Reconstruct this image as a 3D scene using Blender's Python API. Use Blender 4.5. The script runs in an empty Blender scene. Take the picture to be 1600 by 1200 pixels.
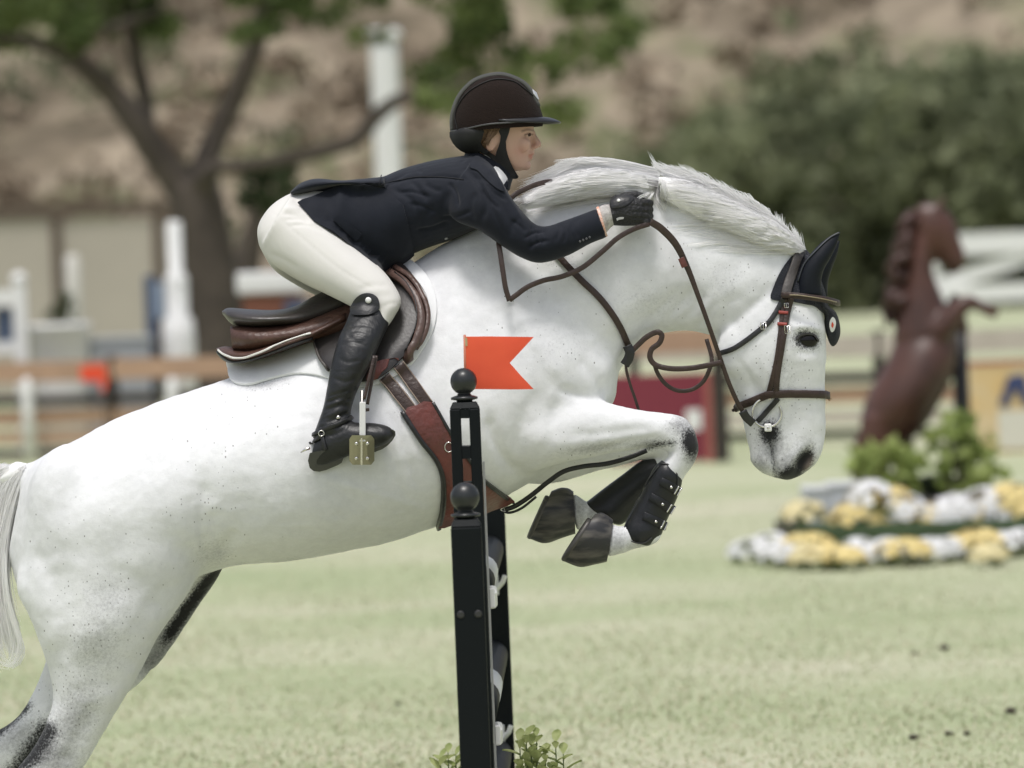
import bpy, bmesh, math, random
import numpy as np
from mathutils import Vector, Matrix
from mathutils import noise as mnoise
from mathutils.bvhtree import BVHTree
from mathutils.geometry import delaunay_2d_cdt

random.seed(7); RNG = np.random.default_rng(7)
S = bpy.context.scene
COL = S.collection
# ---------------------------------------------------------------- camera
CAM_D, CAM_H, LENS = 15.6, 1.8, 200.0
FPX = LENS / 36.0 * 1600.0
PITCH = math.atan((600 - 404) / FPX)
ROLL = math.radians(-2.3)
cam = bpy.data.cameras.new('camera'); cam_o = bpy.data.objects.new('camera', cam); COL.objects.link(cam_o)
cam.lens = LENS; cam.sensor_width = 36.0; cam.clip_end = 3000.0; cam.clip_start = 0.5
CAM_M = Matrix.Translation((0, -CAM_D, CAM_H)) @ Matrix.Rotation(math.pi / 2 - PITCH, 4, 'X') @ Matrix.Rotation(ROLL, 4, 'Z')
cam_o.matrix_world = CAM_M
cam.dof.use_dof = True; cam.dof.focus_distance = CAM_D - 0.15; cam.dof.aperture_fstop = 3.2; cam.dof.aperture_blades = 9
S.camera = cam_o
# ---------------------------------------------------------------- light
SUN_EL, SUN_AZ = math.radians(72), math.radians(196)     # direction the light comes from (azimuth clockwise from +Y)
w = bpy.data.worlds.new('World'); S.world = w; w.use_nodes = True
nt = w.node_tree; nt.nodes.clear()
sky = nt.nodes.new('ShaderNodeTexSky'); sky.sky_type = 'NISHITA'; sky.sun_disc = False
sky.sun_elevation = SUN_EL; sky.sun_rotation = SUN_AZ; sky.air_density = 1.0; sky.dust_density = 4.0; sky.ozone_density = 1.0
hs = nt.nodes.new('ShaderNodeHueSaturation'); hs.inputs['Saturation'].default_value = 0.5
bg = nt.nodes.new('ShaderNodeBackground'); bg.inputs['Strength'].default_value = 0.12
wo = nt.nodes.new('ShaderNodeOutputWorld')
nt.links.new(sky.outputs[0], hs.inputs['Color']); nt.links.new(hs.outputs[0], bg.inputs[0]); nt.links.new(bg.outputs[0], wo.inputs[0])
sun = bpy.data.lights.new('sun', 'SUN'); sun.energy = 1.5; sun.angle = math.radians(12); sun.color = (1.0, 0.975, 0.945)
sun_o = bpy.data.objects.new('sun', sun); COL.objects.link(sun_o)
_d = Vector((math.sin(SUN_AZ) * math.cos(SUN_EL), math.cos(SUN_AZ) * math.cos(SUN_EL), math.sin(SUN_EL)))
sun_o.rotation_euler = (-_d).to_track_quat('-Z', 'Y').to_euler(); sun_o.location = (0, 0, 30)
S.view_settings.view_transform = 'Standard'; S.view_settings.look = 'None'; S.view_settings.gamma = 1.0
S.view_settings.exposure = 0.36
S.cycles.use_denoising = True
S.cycles.max_bounces = 8; S.cycles.diffuse_bounces = 5; S.cycles.caustics_reflective = False; S.cycles.caustics_refractive = False
# ---------------------------------------------------------------- pixels <-> world
CR = CAM_M.to_3x3(); CO = CAM_M.translation.copy(); CRI = CR.inverted()
CRn = np.array(CR); COn = np.array(CO)
def ray(px, py):
    return (CR @ Vector(((px - 800) / FPX, -(py - 600) / FPX, -1))).normalized()
def P(px, py, Y=0.0):
    d = ray(px, py); t = (Y - CO.y) / d.y
    return CO + d * t
def G(px, py, z=0.0):                      # the ground point seen at a pixel
    d = ray(px, py); t = (z - CO.z) / d.z
    return CO + d * t
def proj(V):                               # n x 3 world -> n x 2 pixels
    q = (np.asarray(V, float) - COn) @ CRn
    return np.stack([800 + FPX * q[:, 0] / -q[:, 2], 600 - FPX * q[:, 1] / -q[:, 2]], 1)
def mpp(Y=0.0): return (CAM_D + Y) / FPX   # metres per photo pixel at a depth
# ---------------------------------------------------------------- materials
MATS = {}
def mat(name, col, rough=0.6, metal=0.0, spec=0.5, bump=None, vary=None, coat=0.0, sheen=0.0, sss=0.0):
    """vary = (scale, dark colour, amount); bump = (scale, strength)"""
    if name in MATS: return MATS[name]
    m = bpy.data.materials.new(name); m.use_nodes = True; MATS[name] = m
    n = m.node_tree.nodes; l = m.node_tree.links; b = n['Principled BSDF']
    b.inputs['Base Color'].default_value = (*col, 1); b.inputs['Roughness'].default_value = rough
    b.inputs['Metallic'].default_value = metal; b.inputs['Specular IOR Level'].default_value = spec
    b.inputs['Coat Weight'].default_value = coat; b.inputs['Sheen Weight'].default_value = sheen
    if sss: b.inputs['Subsurface Weight'].default_value = sss; b.inputs['Subsurface Radius'].default_value = (.01, .004, .002)
    tc = n.new('ShaderNodeTexCoord')
    if vary:
        no = n.new('ShaderNodeTexNoise'); no.inputs['Scale'].default_value = vary[0]; no.inputs['Detail'].default_value = 6; no.inputs['Roughness'].default_value = .65
        l.new(tc.outputs['Object'], no.inputs['Vector'])
        cr = n.new('ShaderNodeValToRGB'); cr.color_ramp.elements[0].position = .32; cr.color_ramp.elements[1].position = .68
        k = vary[2]; cr.color_ramp.elements[0].color = (*[c * (1 - k) + d * k for c, d in zip(col, vary[1])], 1); cr.color_ramp.elements[1].color = (*col, 1)
        l.new(no.outputs['Fac'], cr.inputs[0]); l.new(cr.outputs[0], b.inputs['Base Color'])
    if bump:
        no = n.new('ShaderNodeTexNoise'); no.inputs['Scale'].default_value = bump[0]; no.inputs['Detail'].default_value = 5
        l.new(tc.outputs['Object'], no.inputs['Vector'])
        bp = n.new('ShaderNodeBump'); bp.inputs['Strength'].default_value = bump[1]; bp.inputs['Distance'].default_value = .01
        l.new(no.outputs['Fac'], bp.inputs['Height']); l.new(bp.outputs[0], b.inputs['Normal'])
    return m
# ---------------------------------------------------------------- objects
def link(o, parent=None):
    COL.objects.link(o)
    if parent is not None:
        o.parent = parent
        o.matrix_parent_inverse = Matrix.Translation(parent.matrix_basis.translation).inverted() if parent.type == 'EMPTY' else Matrix.Identity(4)
    return o
def tag(o, label=None, cat=None, group=None, kind=None):
    if label: o['label'] = label
    if cat: o['category'] = cat
    if group: o['group'] = group
    if kind: o['kind'] = kind
    return o
def thing(name, loc, label, cat, group=None):
    o = bpy.data.objects.new(name, None); o.empty_display_size = .1; o.location = loc; COL.objects.link(o)
    return tag(o, label, cat, group)
def mesh_obj(name, V, Fc, m, parent=None, smooth=True):
    me = bpy.data.meshes.new(name)
    me.from_pydata([tuple(map(float, v)) for v in V], [], [tuple(map(int, f)) for f in Fc])
    me.validate(); me.update()
    if smooth: me.polygons.foreach_set('use_smooth', [True] * len(me.polygons))
    if m is not None: me.materials.append(m)
    return link(bpy.data.objects.new(name, me), parent)
class MB:
    """collects geometry into one mesh"""
    def __init__(s): s.V = []; s.F = []
    def add(s, V, F):
        k = len(s.V); s.V += [Vector(v) for v in V]; s.F += [tuple(i + k for i in f) for f in F]; return s
    def box(s, c, d, rot=None, taper=1.0):
        R = rot or Matrix.Identity(3); V = []
        for sz in (-1, 1):
            t = taper if sz > 0 else 1
            for sx, sy in ((-1, -1), (1, -1), (1, 1), (-1, 1)):
                V.append(Vector(c) + R @ Vector((sx * d[0] / 2 * t, sy * d[1] / 2 * t, sz * d[2] / 2)))
        return s.add(V, [(3, 2, 1, 0), (4, 5, 6, 7), (0, 1, 5, 4), (1, 2, 6, 5), (2, 3, 7, 6), (3, 0, 4, 7)])
    def bar(s, a, b, w, h=None, up=(0, 0, 1)):
        a = Vector(a); b = Vector(b); z = (b - a); L = z.length; z.normalize()
        x = z.cross(Vector(up));
        if x.length < 1e-5: x = z.cross(Vector((0, 1, 0)))
        x.normalize(); y = z.cross(x)
        return s.box((a + b) / 2, (w, h or w, L), Matrix((x, y, z)).transposed())
    def tube(s, pts, rad, n=10, caps=True):
        pts = [Vector(p) for p in pts]
        if not hasattr(rad, '__len__'): rad = [rad] * len(pts)
        V = []; Fc = []; prev = None
        for i, p in enumerate(pts):
            t = (pts[min(i + 1, len(pts) - 1)] - pts[max(i - 1, 0)]).normalized()
            if prev is None:
                x = t.cross(Vector((0.3, 1, 0.2)))
                if x.length < .1: x = t.cross(Vector((1, 0, 0)))
            else: x = prev - t * prev.dot(t)
            x.normalize(); prev = x; y = t.cross(x)
            for k in range(n):
                a = 2 * math.pi * k / n; V.append(p + (x * math.cos(a) + y * math.sin(a)) * rad[i])
        for i in range(len(pts) - 1):
            for k in range(n):
                k2 = (k + 1) % n; Fc.append((i * n + k, i * n + k2, (i + 1) * n + k2, (i + 1) * n + k))
        if caps: Fc += [tuple(range(n))[::-1], tuple((len(pts) - 1) * n + k for k in range(n))]
        return s.add(V, Fc)
    def lathe(s, c, prof, n=24, axis=(0, 0, 1)):
        """prof = [(r, h)...] from the bottom up"""
        z = Vector(axis).normalized(); x = z.cross(Vector((0.31, 0.9, 0.11))).normalized(); y = z.cross(x); c = Vector(c); V = []; Fc = []
        for r, h in prof:
            for k in range(n):
                a = 2 * math.pi * k / n; V.append(c + z * h + (x * math.cos(a) + y * math.sin(a)) * r)
        for i in range(len(prof) - 1):
            for k in range(n):
                k2 = (k + 1) % n; Fc.append((i * n + k, i * n + k2, (i + 1) * n + k2, (i + 1) * n + k))
        Fc += [tuple(range(n))[::-1], tuple((len(prof) - 1) * n + k for k in range(n))]
        return s.add(V, Fc)
    def build(s, name, m, parent=None, smooth=False, bevel=0):
        o = mesh_obj(name, s.V, s.F, m, parent, smooth)
        if bevel:
            b = o.modifiers.new('bevel', 'BEVEL'); b.width = bevel; b.segments = 2; b.limit_method = 'ANGLE'; b.angle_limit = .7
        return o
# ---------------------------------------------------------------- splines and lofts
def crom(a, n):
    """Catmull-Rom resampling of rows (k x d), n steps between rows"""
    a = np.asarray(a, float); k = len(a); out = []
    if k < 3: return np.array([a[0] + (a[-1] - a[0]) * t for t in np.linspace(0, 1, n + 1)])
    for i in range(k - 1):
        p0 = a[i - 1] if i > 0 else 2 * a[0] - a[1]; p1 = a[i]; p2 = a[i + 1]; p3 = a[i + 2] if i + 2 < k else 2 * a[-1] - a[-2]
        for t in np.linspace(0, 1, n, endpoint=False):
            out.append(.5 * (2 * p1 + (p2 - p0) * t + (2 * p0 - 5 * p1 + 4 * p2 - p3) * t * t + (3 * p1 - p0 - 3 * p2 + p3) * t ** 3))
    out.append(a[-1]); return np.array(out)
def loft(st, n=28, sub=5, caps=True, mirror=False):
    """st rows: ax, ay, bx, by (photo pixels of the two outline points), half width (m), centre depth Y, k (narrowing towards A), p (roundness)"""
    rows = [list(r) + [0, 0, 2.0][len(r) - 5:] if len(r) < 8 else list(r) for r in st]
    R = crom(rows, sub); V = []; Fc = []
    for r in R:
        ax, ay, bx, by, hw, yc, k, p = r; p = max(p, 1.2)
        if mirror: yc = -yc
        A = P(ax, ay, yc); B = P(bx, by, yc); c = (A + B) / 2; u = (A - B) / 2
        for i in range(n):
            t = 2 * math.pi * i / n; ct, sn = math.cos(t), math.sin(t)
            cu = math.copysign(abs(ct) ** (2 / p), ct); sv = math.copysign(abs(sn) ** (2 / p), sn)
            V.append(c + u * cu + Vector((0, sv * hw * (1 - k * cu), 0)))
    m = len(R)
    for i in range(m - 1):
        for q in range(n):
            q2 = (q + 1) % n; Fc.append((i * n + q, (i + 1) * n + q, (i + 1) * n + q2, i * n + q2))
    if caps: Fc += [tuple(range(n)), tuple((m - 1) * n + q for q in range(n))[::-1]]
    return V, Fc
def ellipsoid(c, r, rot=None, n=16):
    R = rot or Matrix.Identity(3); V = []; Fc = []; c = Vector(c)
    for i in range(n + 1):
        a = math.pi * i / n
        for k in range(2 * n):
            b = math.pi * k / n
            V.append(c + R @ Vector((r[0] * math.sin(a) * math.cos(b), r[1] * math.sin(a) * math.sin(b), r[2] * math.cos(a))))
    for i in range(n):
        for k in range(2 * n):
            k2 = (k + 1) % (2 * n); Fc.append((i * 2 * n + k, i * 2 * n + k2, (i + 1) * 2 * n + k2, (i + 1) * 2 * n + k))
    return V, Fc
# ---------------------------------------------------------------- sculpting on numpy meshes
def mesh_arrays(me):
    n = len(me.vertices); V = np.empty(n * 3); me.vertices.foreach_get('co', V)
    E = np.empty(len(me.edges) * 2, int); me.edges.foreach_get('vertices', E)
    return V.reshape(-1, 3), E.reshape(-1, 2)
def smooth_np(V, E, it, f=.5):
    deg = np.bincount(E.ravel(), minlength=len(V)).astype(float)[:, None]; deg[deg == 0] = 1
    for _ in range(it):
        A = np.zeros_like(V)
        for d in range(3):
            A[:, d] = np.bincount(E[:, 0], V[E[:, 1], d], len(V)) + np.bincount(E[:, 1], V[E[:, 0], d], len(V))
        V = V + f * (A / deg - V)
    return V
def smooth_tb(V, E, it):          # Taubin: smooths without shrinking
    for _ in range(it):
        V = smooth_np(V, E, 1, .55); V = smooth_np(V, E, 1, -.57)
    return V
def normals(me):
    me.update(); N = np.empty(len(me.vertices) * 3); me.vertex_normals.foreach_get('vector', N); return N.reshape(-1, 3)
def remesh(parts, voxel, name='tmp'):
    """closed shapes -> one continuous skin"""
    mb = MB()
    for V, Fc in parts: mb.add(V, Fc)
    o = mb.build(name, None)
    bm = bmesh.new(); bm.from_mesh(o.data); bmesh.ops.recalc_face_normals(bm, faces=bm.faces); bm.to_mesh(o.data); bm.free()
    md = o.modifiers.new('r', 'REMESH'); md.mode = 'VOXEL'; md.voxel_size = voxel; md.adaptivity = 0
    dg = bpy.context.evaluated_depsgraph_get(); dg.update()
    me = bpy.data.meshes.new_from_object(o.evaluated_get(dg)); old = o.data
    bpy.data.objects.remove(o); bpy.data.meshes.remove(old)
    return me
def seg_dist(Q, pts):
    """distance of pixels Q to a polyline, and the 0..1 position along it"""
    best = np.full(len(Q), 1e9); pos = np.zeros(len(Q)); pts = np.asarray(pts, float)
    L = np.r_[0, np.cumsum(np.linalg.norm(np.diff(pts, axis=0), axis=1))]
    for i in range(len(pts) - 1):
        a, b = pts[i], pts[i + 1]; d = b - a; dd = max(d @ d, 1e-9)
        t = np.clip(((Q - a) @ d) / dd, 0, 1); dist = np.linalg.norm(Q - (a + t[:, None] * d), axis=1)
        m = dist < best; best[m] = dist[m]; pos[m] = (L[i] + t[m] * (L[i + 1] - L[i])) / L[-1]
    return best, pos
def stroke_w(Q, pts, wd, taper=True, sm=True):
    """soft weight of a brush stroke over pixel coordinates"""
    pts = np.asarray(pts, float)
    if len(pts) > 2 and sm: pts = crom(pts, 4)
    lo = pts.min(0) - 3 * wd; hi = pts.max(0) + 3 * wd
    idx = np.where((Q[:, 0] > lo[0]) & (Q[:, 0] < hi[0]) & (Q[:, 1] > lo[1]) & (Q[:, 1] < hi[1]))[0]
    W = np.zeros(len(Q))
    if len(idx):
        d, p = seg_dist(Q[idx], pts); wgt = np.exp(-(d / wd) ** 2)
        if taper: wgt *= np.clip(np.minimum(p, 1 - p) * 6 + .25, 0, 1)
        W[idx] = wgt
    return W
def blob_w(Q, cx, cy, rx, ry, ang=0.0):
    a = math.radians(ang); dx = Q[:, 0] - cx; dy = Q[:, 1] - cy
    u = dx * math.cos(a) + dy * math.sin(a); v = -dx * math.sin(a) + dy * math.cos(a)
    return np.exp(-((u / rx) ** 2 + (v / ry) ** 2))
def sculpt(me, strokes=(), blobs=(), both=True, post=1):
    """strokes: (points px, width px, inward depth m); blobs: (cx, cy, rx, ry, angle, inward depth m)"""
    V, E = mesh_arrays(me); N = normals(me); Q = proj(V)
    face = np.abs(N[:, 1]) if both else np.clip(-N[:, 1], 0, 1)
    face = np.clip(face * 1.6, 0, 1)
    D = np.zeros(len(V))
    for pts, wd, dep in strokes: D += stroke_w(Q, pts, wd) * dep
    for cx, cy, rx, ry, an, dep in blobs: D += blob_w(Q, cx, cy, rx, ry, an) * dep
    V = V - N * (D * face)[:, None]
    V = smooth_np(V, E, post, .4)
    me.vertices.foreach_set('co', V.ravel()); me.update()
def set_attr(me, name, val):
    at = me.attributes.new(name, 'FLOAT', 'POINT'); at.data.foreach_set('value', np.asarray(val, np.float32))
def finish(me, name, m, parent, smooth=True):
    me.name = name
    if smooth: me.polygons.foreach_set('use_smooth', [True] * len(me.polygons))
    me.materials.clear(); me.materials.append(m)
    return link(bpy.data.objects.new(name, me), parent)
def bvh_of(*meshes):
    V = []; Fc = []
    for me in meshes:
        k = len(V); V += [v.co.copy() for v in me.vertices]; Fc += [tuple(i + k for i in p.vertices) for p in me.polygons]
    return BVHTree.FromPolygons(V, Fc)
def hit(px, py, bvh):
    """first surface point under a pixel and its normal (towards the camera); off the silhouette the nearest surface point"""
    d = ray(px, py); loc, nor, i, dist = bvh.ray_cast(CO, d)
    if loc is None:
        loc, nor, i, dist = bvh.find_nearest(P(px, py, 0.0))
        return P(px, py, loc.y), nor
    if nor.dot(d) > 0: nor = -nor
    return loc, nor
# ---------------------------------------------------------------- straps, sheets, bands
def ribbon(mb, pts, side, nor, width, thick):
    """a leather strap with a slightly domed section along 3-d points; side, nor = unit vectors per point"""
    prof = ((-.5, 0), (-.5, .72), (-.42, .97), (0, 1.0), (.42, .97), (.5, .72), (.5, 0)); n = len(prof); V = []; Fc = []
    for i, p in enumerate(pts):
        wd = width[i] if hasattr(width, '__len__') else width
        for a, b in prof: V.append(Vector(p) + Vector(side[i]) * (a * wd) + Vector(nor[i]) * (b * thick))
    m = len(pts)
    for i in range(m - 1):
        for q in range(n):
            q2 = (q + 1) % n; Fc.append((i * n + q, i * n + q2, (i + 1) * n + q2, (i + 1) * n + q))
    Fc += [tuple(range(n))[::-1], tuple((m - 1) * n + q for q in range(n))]
    mb.add(V, Fc)
def frames(pts, nor):
    side = []
    for i in range(len(pts)):
        t = (pts[min(i + 1, len(pts) - 1)] - pts[max(i - 1, 0)]).normalized()
        s = t.cross(nor[i]); side.append(s.normalized() if s.length > 1e-6 else Vector((0, 0, 1)))
    return side
def strap(mb, px, width_px, thick, bvh, off=.0015, sub=8, sm=3):
    """a strap lying on a surface, drawn by photo pixels"""
    q = crom(px, sub) if len(px) > 2 else crom(px, sub * 2)
    h = [hit(a, b, bvh) for a, b in q]; pts = [x[0] for x in h]; nor = [x[1] for x in h]
    for _ in range(sm):
        nor = [(nor[max(i - 1, 0)] + nor[i] * 2 + nor[min(i + 1, len(nor) - 1)]).normalized() for i in range(len(nor))]
        ys = [p.y for p in pts]
        pts = [P(q[i][0], q[i][1], min(ys[i], .25 * ys[max(i - 1, 0)] + .5 * ys[i] + .25 * ys[min(i + 1, len(ys) - 1)])) for i in range(len(pts))]
    pts = [p + n_ * off for p, n_ in zip(pts, nor)]
    ribbon(mb, pts, frames(pts, nor), nor, width_px * mpp(), thick)
    return pts
def strap3(mb, p3, width_px, thick, nor=(0, -1, 0), sub=8):
    """a strap hanging free: rows px, py, Y"""
    q = crom(p3, sub); pts = [P(*r) for r in q]; nn = []
    for i in range(len(pts)):
        t = (pts[min(i + 1, len(pts) - 1)] - pts[max(i - 1, 0)]).normalized(); n_ = Vector(nor(pts[i])) if callable(nor) else Vector(nor); n_ = n_ - t * n_.dot(t); nn.append(n_.normalized())
    ribbon(mb, pts, frames(pts, nn), nn, width_px * mpp() if not hasattr(width_px, '__len__') else [w_[0] * mpp() for w_ in crom([[w_] for w_ in width_px], sub)], thick)
    return pts
def band(mb, a, b, width, thick, bvh, off=.002, n=64, y0=0.0, a0=0, a1=2 * math.pi, bulge=None, tilt=0.0):
    """a strap right round a limb, head or trunk in the plane through photo pixels a, b and the depth axis; starts at a, goes over the near side first"""
    A = P(*a, y0); B = P(*b, y0); c = (A + B) / 2; u = (A - B).normalized(); v = Vector((0, -1, tilt)).normalized(); ax = u.cross(v).normalized(); v = ax.cross(u) * -1 if (ax.cross(u)).dot(v) < 0 else ax.cross(u)
    pts = []; nor = []
    for i in range(n + 1):
        t = a0 + (a1 - a0) * i / n; d = u * math.cos(t) + v * math.sin(t)
        loc, nn, ii, ds = bvh.ray_cast(c + d * 2.0, -d)
        if loc is None or (loc - c).length > .6: loc = c + d * (A - B).length / 2
        pts.append((loc - c).length); nor.append(d)
    full = abs(a1 - a0 - 2 * math.pi) < 1e-6; r = np.array(pts)
    for _ in range(3):
        if full:
            rr = r[:-1]; rr = np.maximum(rr, .25 * np.roll(rr, 1) + .5 * rr + .25 * np.roll(rr, -1)); r = np.r_[rr, rr[0]]
    pts = [c + nor[i] * (r[i] + off) for i in range(n + 1)]
    ribbon(mb, pts, [ax] * len(pts), nor, width, thick)
    return pts
def in_poly(p, poly):
    x, y = p; c = False; j = len(poly) - 1
    for i in range(len(poly)):
        xi, yi = poly[i]; xj, yj = poly[j]
        if (yi > y) != (yj > y) and x < (xj - xi) * (y - yi) / (yj - yi) + xi: c = not c
        j = i
    return c
def closed_spline(poly, n):
    a = np.asarray(poly, float); k = len(a); out = []
    for i in range(k):
        p0, p1, p2, p3 = a[i - 1], a[i], a[(i + 1) % k], a[(i + 2) % k]
        for t in np.linspace(0, 1, n, endpoint=False):
            out.append(.5 * (2 * p1 + (p2 - p0) * t + (2 * p0 - 5 * p1 + 4 * p2 - p3) * t * t + (3 * p1 - p0 - 3 * p2 + p3) * t ** 3))
    return np.array(out)
def sheet(poly, thick, step=9, bvh=None, depth=None, off=.002, smooth_outline=3, sm=4, relief=None, puff=0.0):
    """a solid sheet whose outline is given in photo pixels, laid on a surface (bvh) or at depth(px, py) -> Y; returns V, F"""
    ol = closed_spline(poly, smooth_outline) if smooth_outline > 1 else np.asarray(poly, float)
    out = []
    for i in range(len(ol)):
        a, b = ol[i], ol[(i + 1) % len(ol)]; L = np.linalg.norm(b - a); k = max(1, int(L / step))
        for t in range(k): out.append(a + (b - a) * t / k)
    ol = np.array(out); no = len(ol); lst = [tuple(p) for p in ol]
    lo, hi = ol.min(0), ol.max(0); inner = []
    for yy in np.arange(lo[1] + step / 2, hi[1], step):
        for xx in np.arange(lo[0] + step / 2, hi[0], step):
            if in_poly((xx, yy), ol): inner.append((xx, yy))
    if inner:
        I = np.array(inner); d, _ = seg_dist(I, np.vstack([ol, ol[:1]])); I = I[d > step * .45]; dd = d[d > step * .45]
        lst += [tuple(p) for p in I]
    else: dd = np.zeros(0)
    edges = [(i, (i + 1) % no) for i in range(no)]
    r = delaunay_2d_cdt([Vector(p) for p in lst], edges, [], 1, 1e-6)
    pv, pf = r[0], [tuple(f) for f in r[2]]; pe = r[1]
    Q = np.array([tuple(p) for p in pv]); edge_d, _ = seg_dist(Q, np.vstack([ol, ol[:1]]))
    pts = []; nor = []
    for x, y in Q:
        if bvh is not None: p, n_ = hit(x, y, bvh)
        else: p = P(x, y, depth(x, y)); n_ = Vector((0, -1, 0))
        pts.append(p); nor.append(n_)
    E = np.array([tuple(e) for e in pe]); Y = np.array([p.y for p in pts]); deg = np.bincount(E.ravel(), minlength=len(Y)).astype(float)
    if bvh is not None:
        Nn = np.array([tuple(n_) for n_ in nor])
        for _ in range(sm):
            A = (np.bincount(E[:, 0], Y[E[:, 1]], len(Y)) + np.bincount(E[:, 1], Y[E[:, 0]], len(Y))) / np.maximum(deg, 1)
            Y = np.minimum(Y, .5 * Y + .5 * A)
            for d_ in range(3):
                A = (np.bincount(E[:, 0], Nn[E[:, 1], d_], len(Y)) + np.bincount(E[:, 1], Nn[E[:, 0], d_], len(Y))) / np.maximum(deg, 1); Nn[:, d_] = .5 * Nn[:, d_] + .5 * A
        nor = [Vector(n_).normalized() for n_ in Nn]; pts = [P(Q[i][0], Q[i][1], Y[i]) for i in range(len(Q))]
    V = []; n = len(pts)
    for i in range(n): V.append(pts[i] + nor[i] * off)
    for i in range(n):
        k = min(1.0, .55 + .45 * edge_d[i] / max(step * .8, 1e-6)); ex = puff * (1 - math.exp(-edge_d[i] / 14.0)) + (relief(Q[i][0], Q[i][1]) if relief else 0)
        V.append(pts[i] + nor[i] * (off + thick * k + ex))
    cnt = {}
    for f in pf:
        for a, b in zip(f, f[1:] + f[:1]): cnt[(a, b)] = 1
    Fc = []
    for f in pf:
        Fc.append(tuple(i + n for i in f)); Fc.append(tuple(reversed(f)))
    for (a, b) in cnt:
        if (b, a) not in cnt: Fc.append((a, b, b + n, a + n)[::-1])
    return V, Fc
def sheet_obj(name, m, parent, *a, smooth=True, **k):
    V, Fc = sheet(*a, **k); o = mesh_obj(name, V, Fc, m, parent, smooth)
    bm = bmesh.new(); bm.from_mesh(o.data); bmesh.ops.recalc_face_normals(bm, faces=bm.faces); bm.to_mesh(o.data); bm.free()
    if smooth:
        o.data.polygons.foreach_set('use_smooth', [True] * len(o.data.polygons)); sharp(o, 50)
    return o
def sharp(o, deg):
    me = o.data; bm = bmesh.new(); bm.from_mesh(me)
    for e in bm.edges:
        if len(e.link_faces) == 2 and e.calc_face_angle(0) > math.radians(deg): e.smooth = False
    bm.to_mesh(me); bm.free()
# ---------------------------------------------------------------- hair
def strands(mb, guides, count, width, jitter, depth, noise=2.5, seg=9, lift=0.0, seed=1, rag=.35):
    """guides: list of pixel polylines (root to tip, same length); strands are blended between neighbouring guides"""
    rg = np.random.default_rng(seed); Gd = [crom(g, 4) for g in guides]; k = len(Gd); NC = max(6, count // 26); CL = rg.random((NC, 9)); CN = rg.normal(0, 1, (NC, 2))
    for s in range(count):
        ci = int(rg.integers(0, NC)); cl = CL[ci]; u = min(max(cl[0] + rg.normal(0, .035), 0), .9999) * (k - 1); i = min(int(u), k - 2); f = u - i
        path = Gd[i] * (1 - f) + Gd[i + 1] * f
        L = len(path); end = 1 - min(.95, (.55 * cl[8] + .55 * rg.random())) * rag; start = rg.random() * .12
        tt = np.linspace(start, end, seg) * (L - 1); a = np.floor(tt).astype(int).clip(0, L - 2); fr = (tt - a)[:, None]
        pp = path[a] * (1 - fr) + path[a + 1] * fr
        off = CN[ci] * jitter * .8 + rg.normal(0, jitter * .45, 2); ph = cl[1:5] * 6.28 + rg.normal(0, .35, 4); t01 = np.linspace(0, 1, seg)
        wob = np.stack([np.sin(ph[0] + t01 * (2 + 3 * cl[5])), np.sin(ph[1] + t01 * (2 + 4 * cl[6]))], 1) * noise * t01[:, None]
        pp = pp + off * (.3 + .7 * t01[:, None]) + wob
        dy = .65 * cl[7] + .35 * rg.random(); pts = []
        for j in range(seg): pts.append(P(pp[j][0], pp[j][1], depth(pp[j][0], pp[j][1], dy) - lift * dy))
        wd = width * (.6 + .8 * rg.random())
        rad = [wd * (.75 + .25 * math.sin(math.pi * t)) * (1 - .8 * t ** 3) for t in t01]
        ang = rg.normal(0, .6); k0 = len(mb.V)
        for j in range(seg):
            t_ = (pts[min(j + 1, seg - 1)] - pts[max(j - 1, 0)]).normalized(); a_ = t_.cross(Vector((0, 1, 0))).normalized(); b_ = t_.cross(a_); sd = a_ * math.cos(ang) + b_ * math.sin(ang)
            mb.V += [pts[j] - sd * rad[j], pts[j] + sd * rad[j]]
        for j in range(seg - 1): mb.F.append((k0 + 2 * j, k0 + 2 * j + 1, k0 + 2 * j + 3, k0 + 2 * j + 2))
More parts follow.
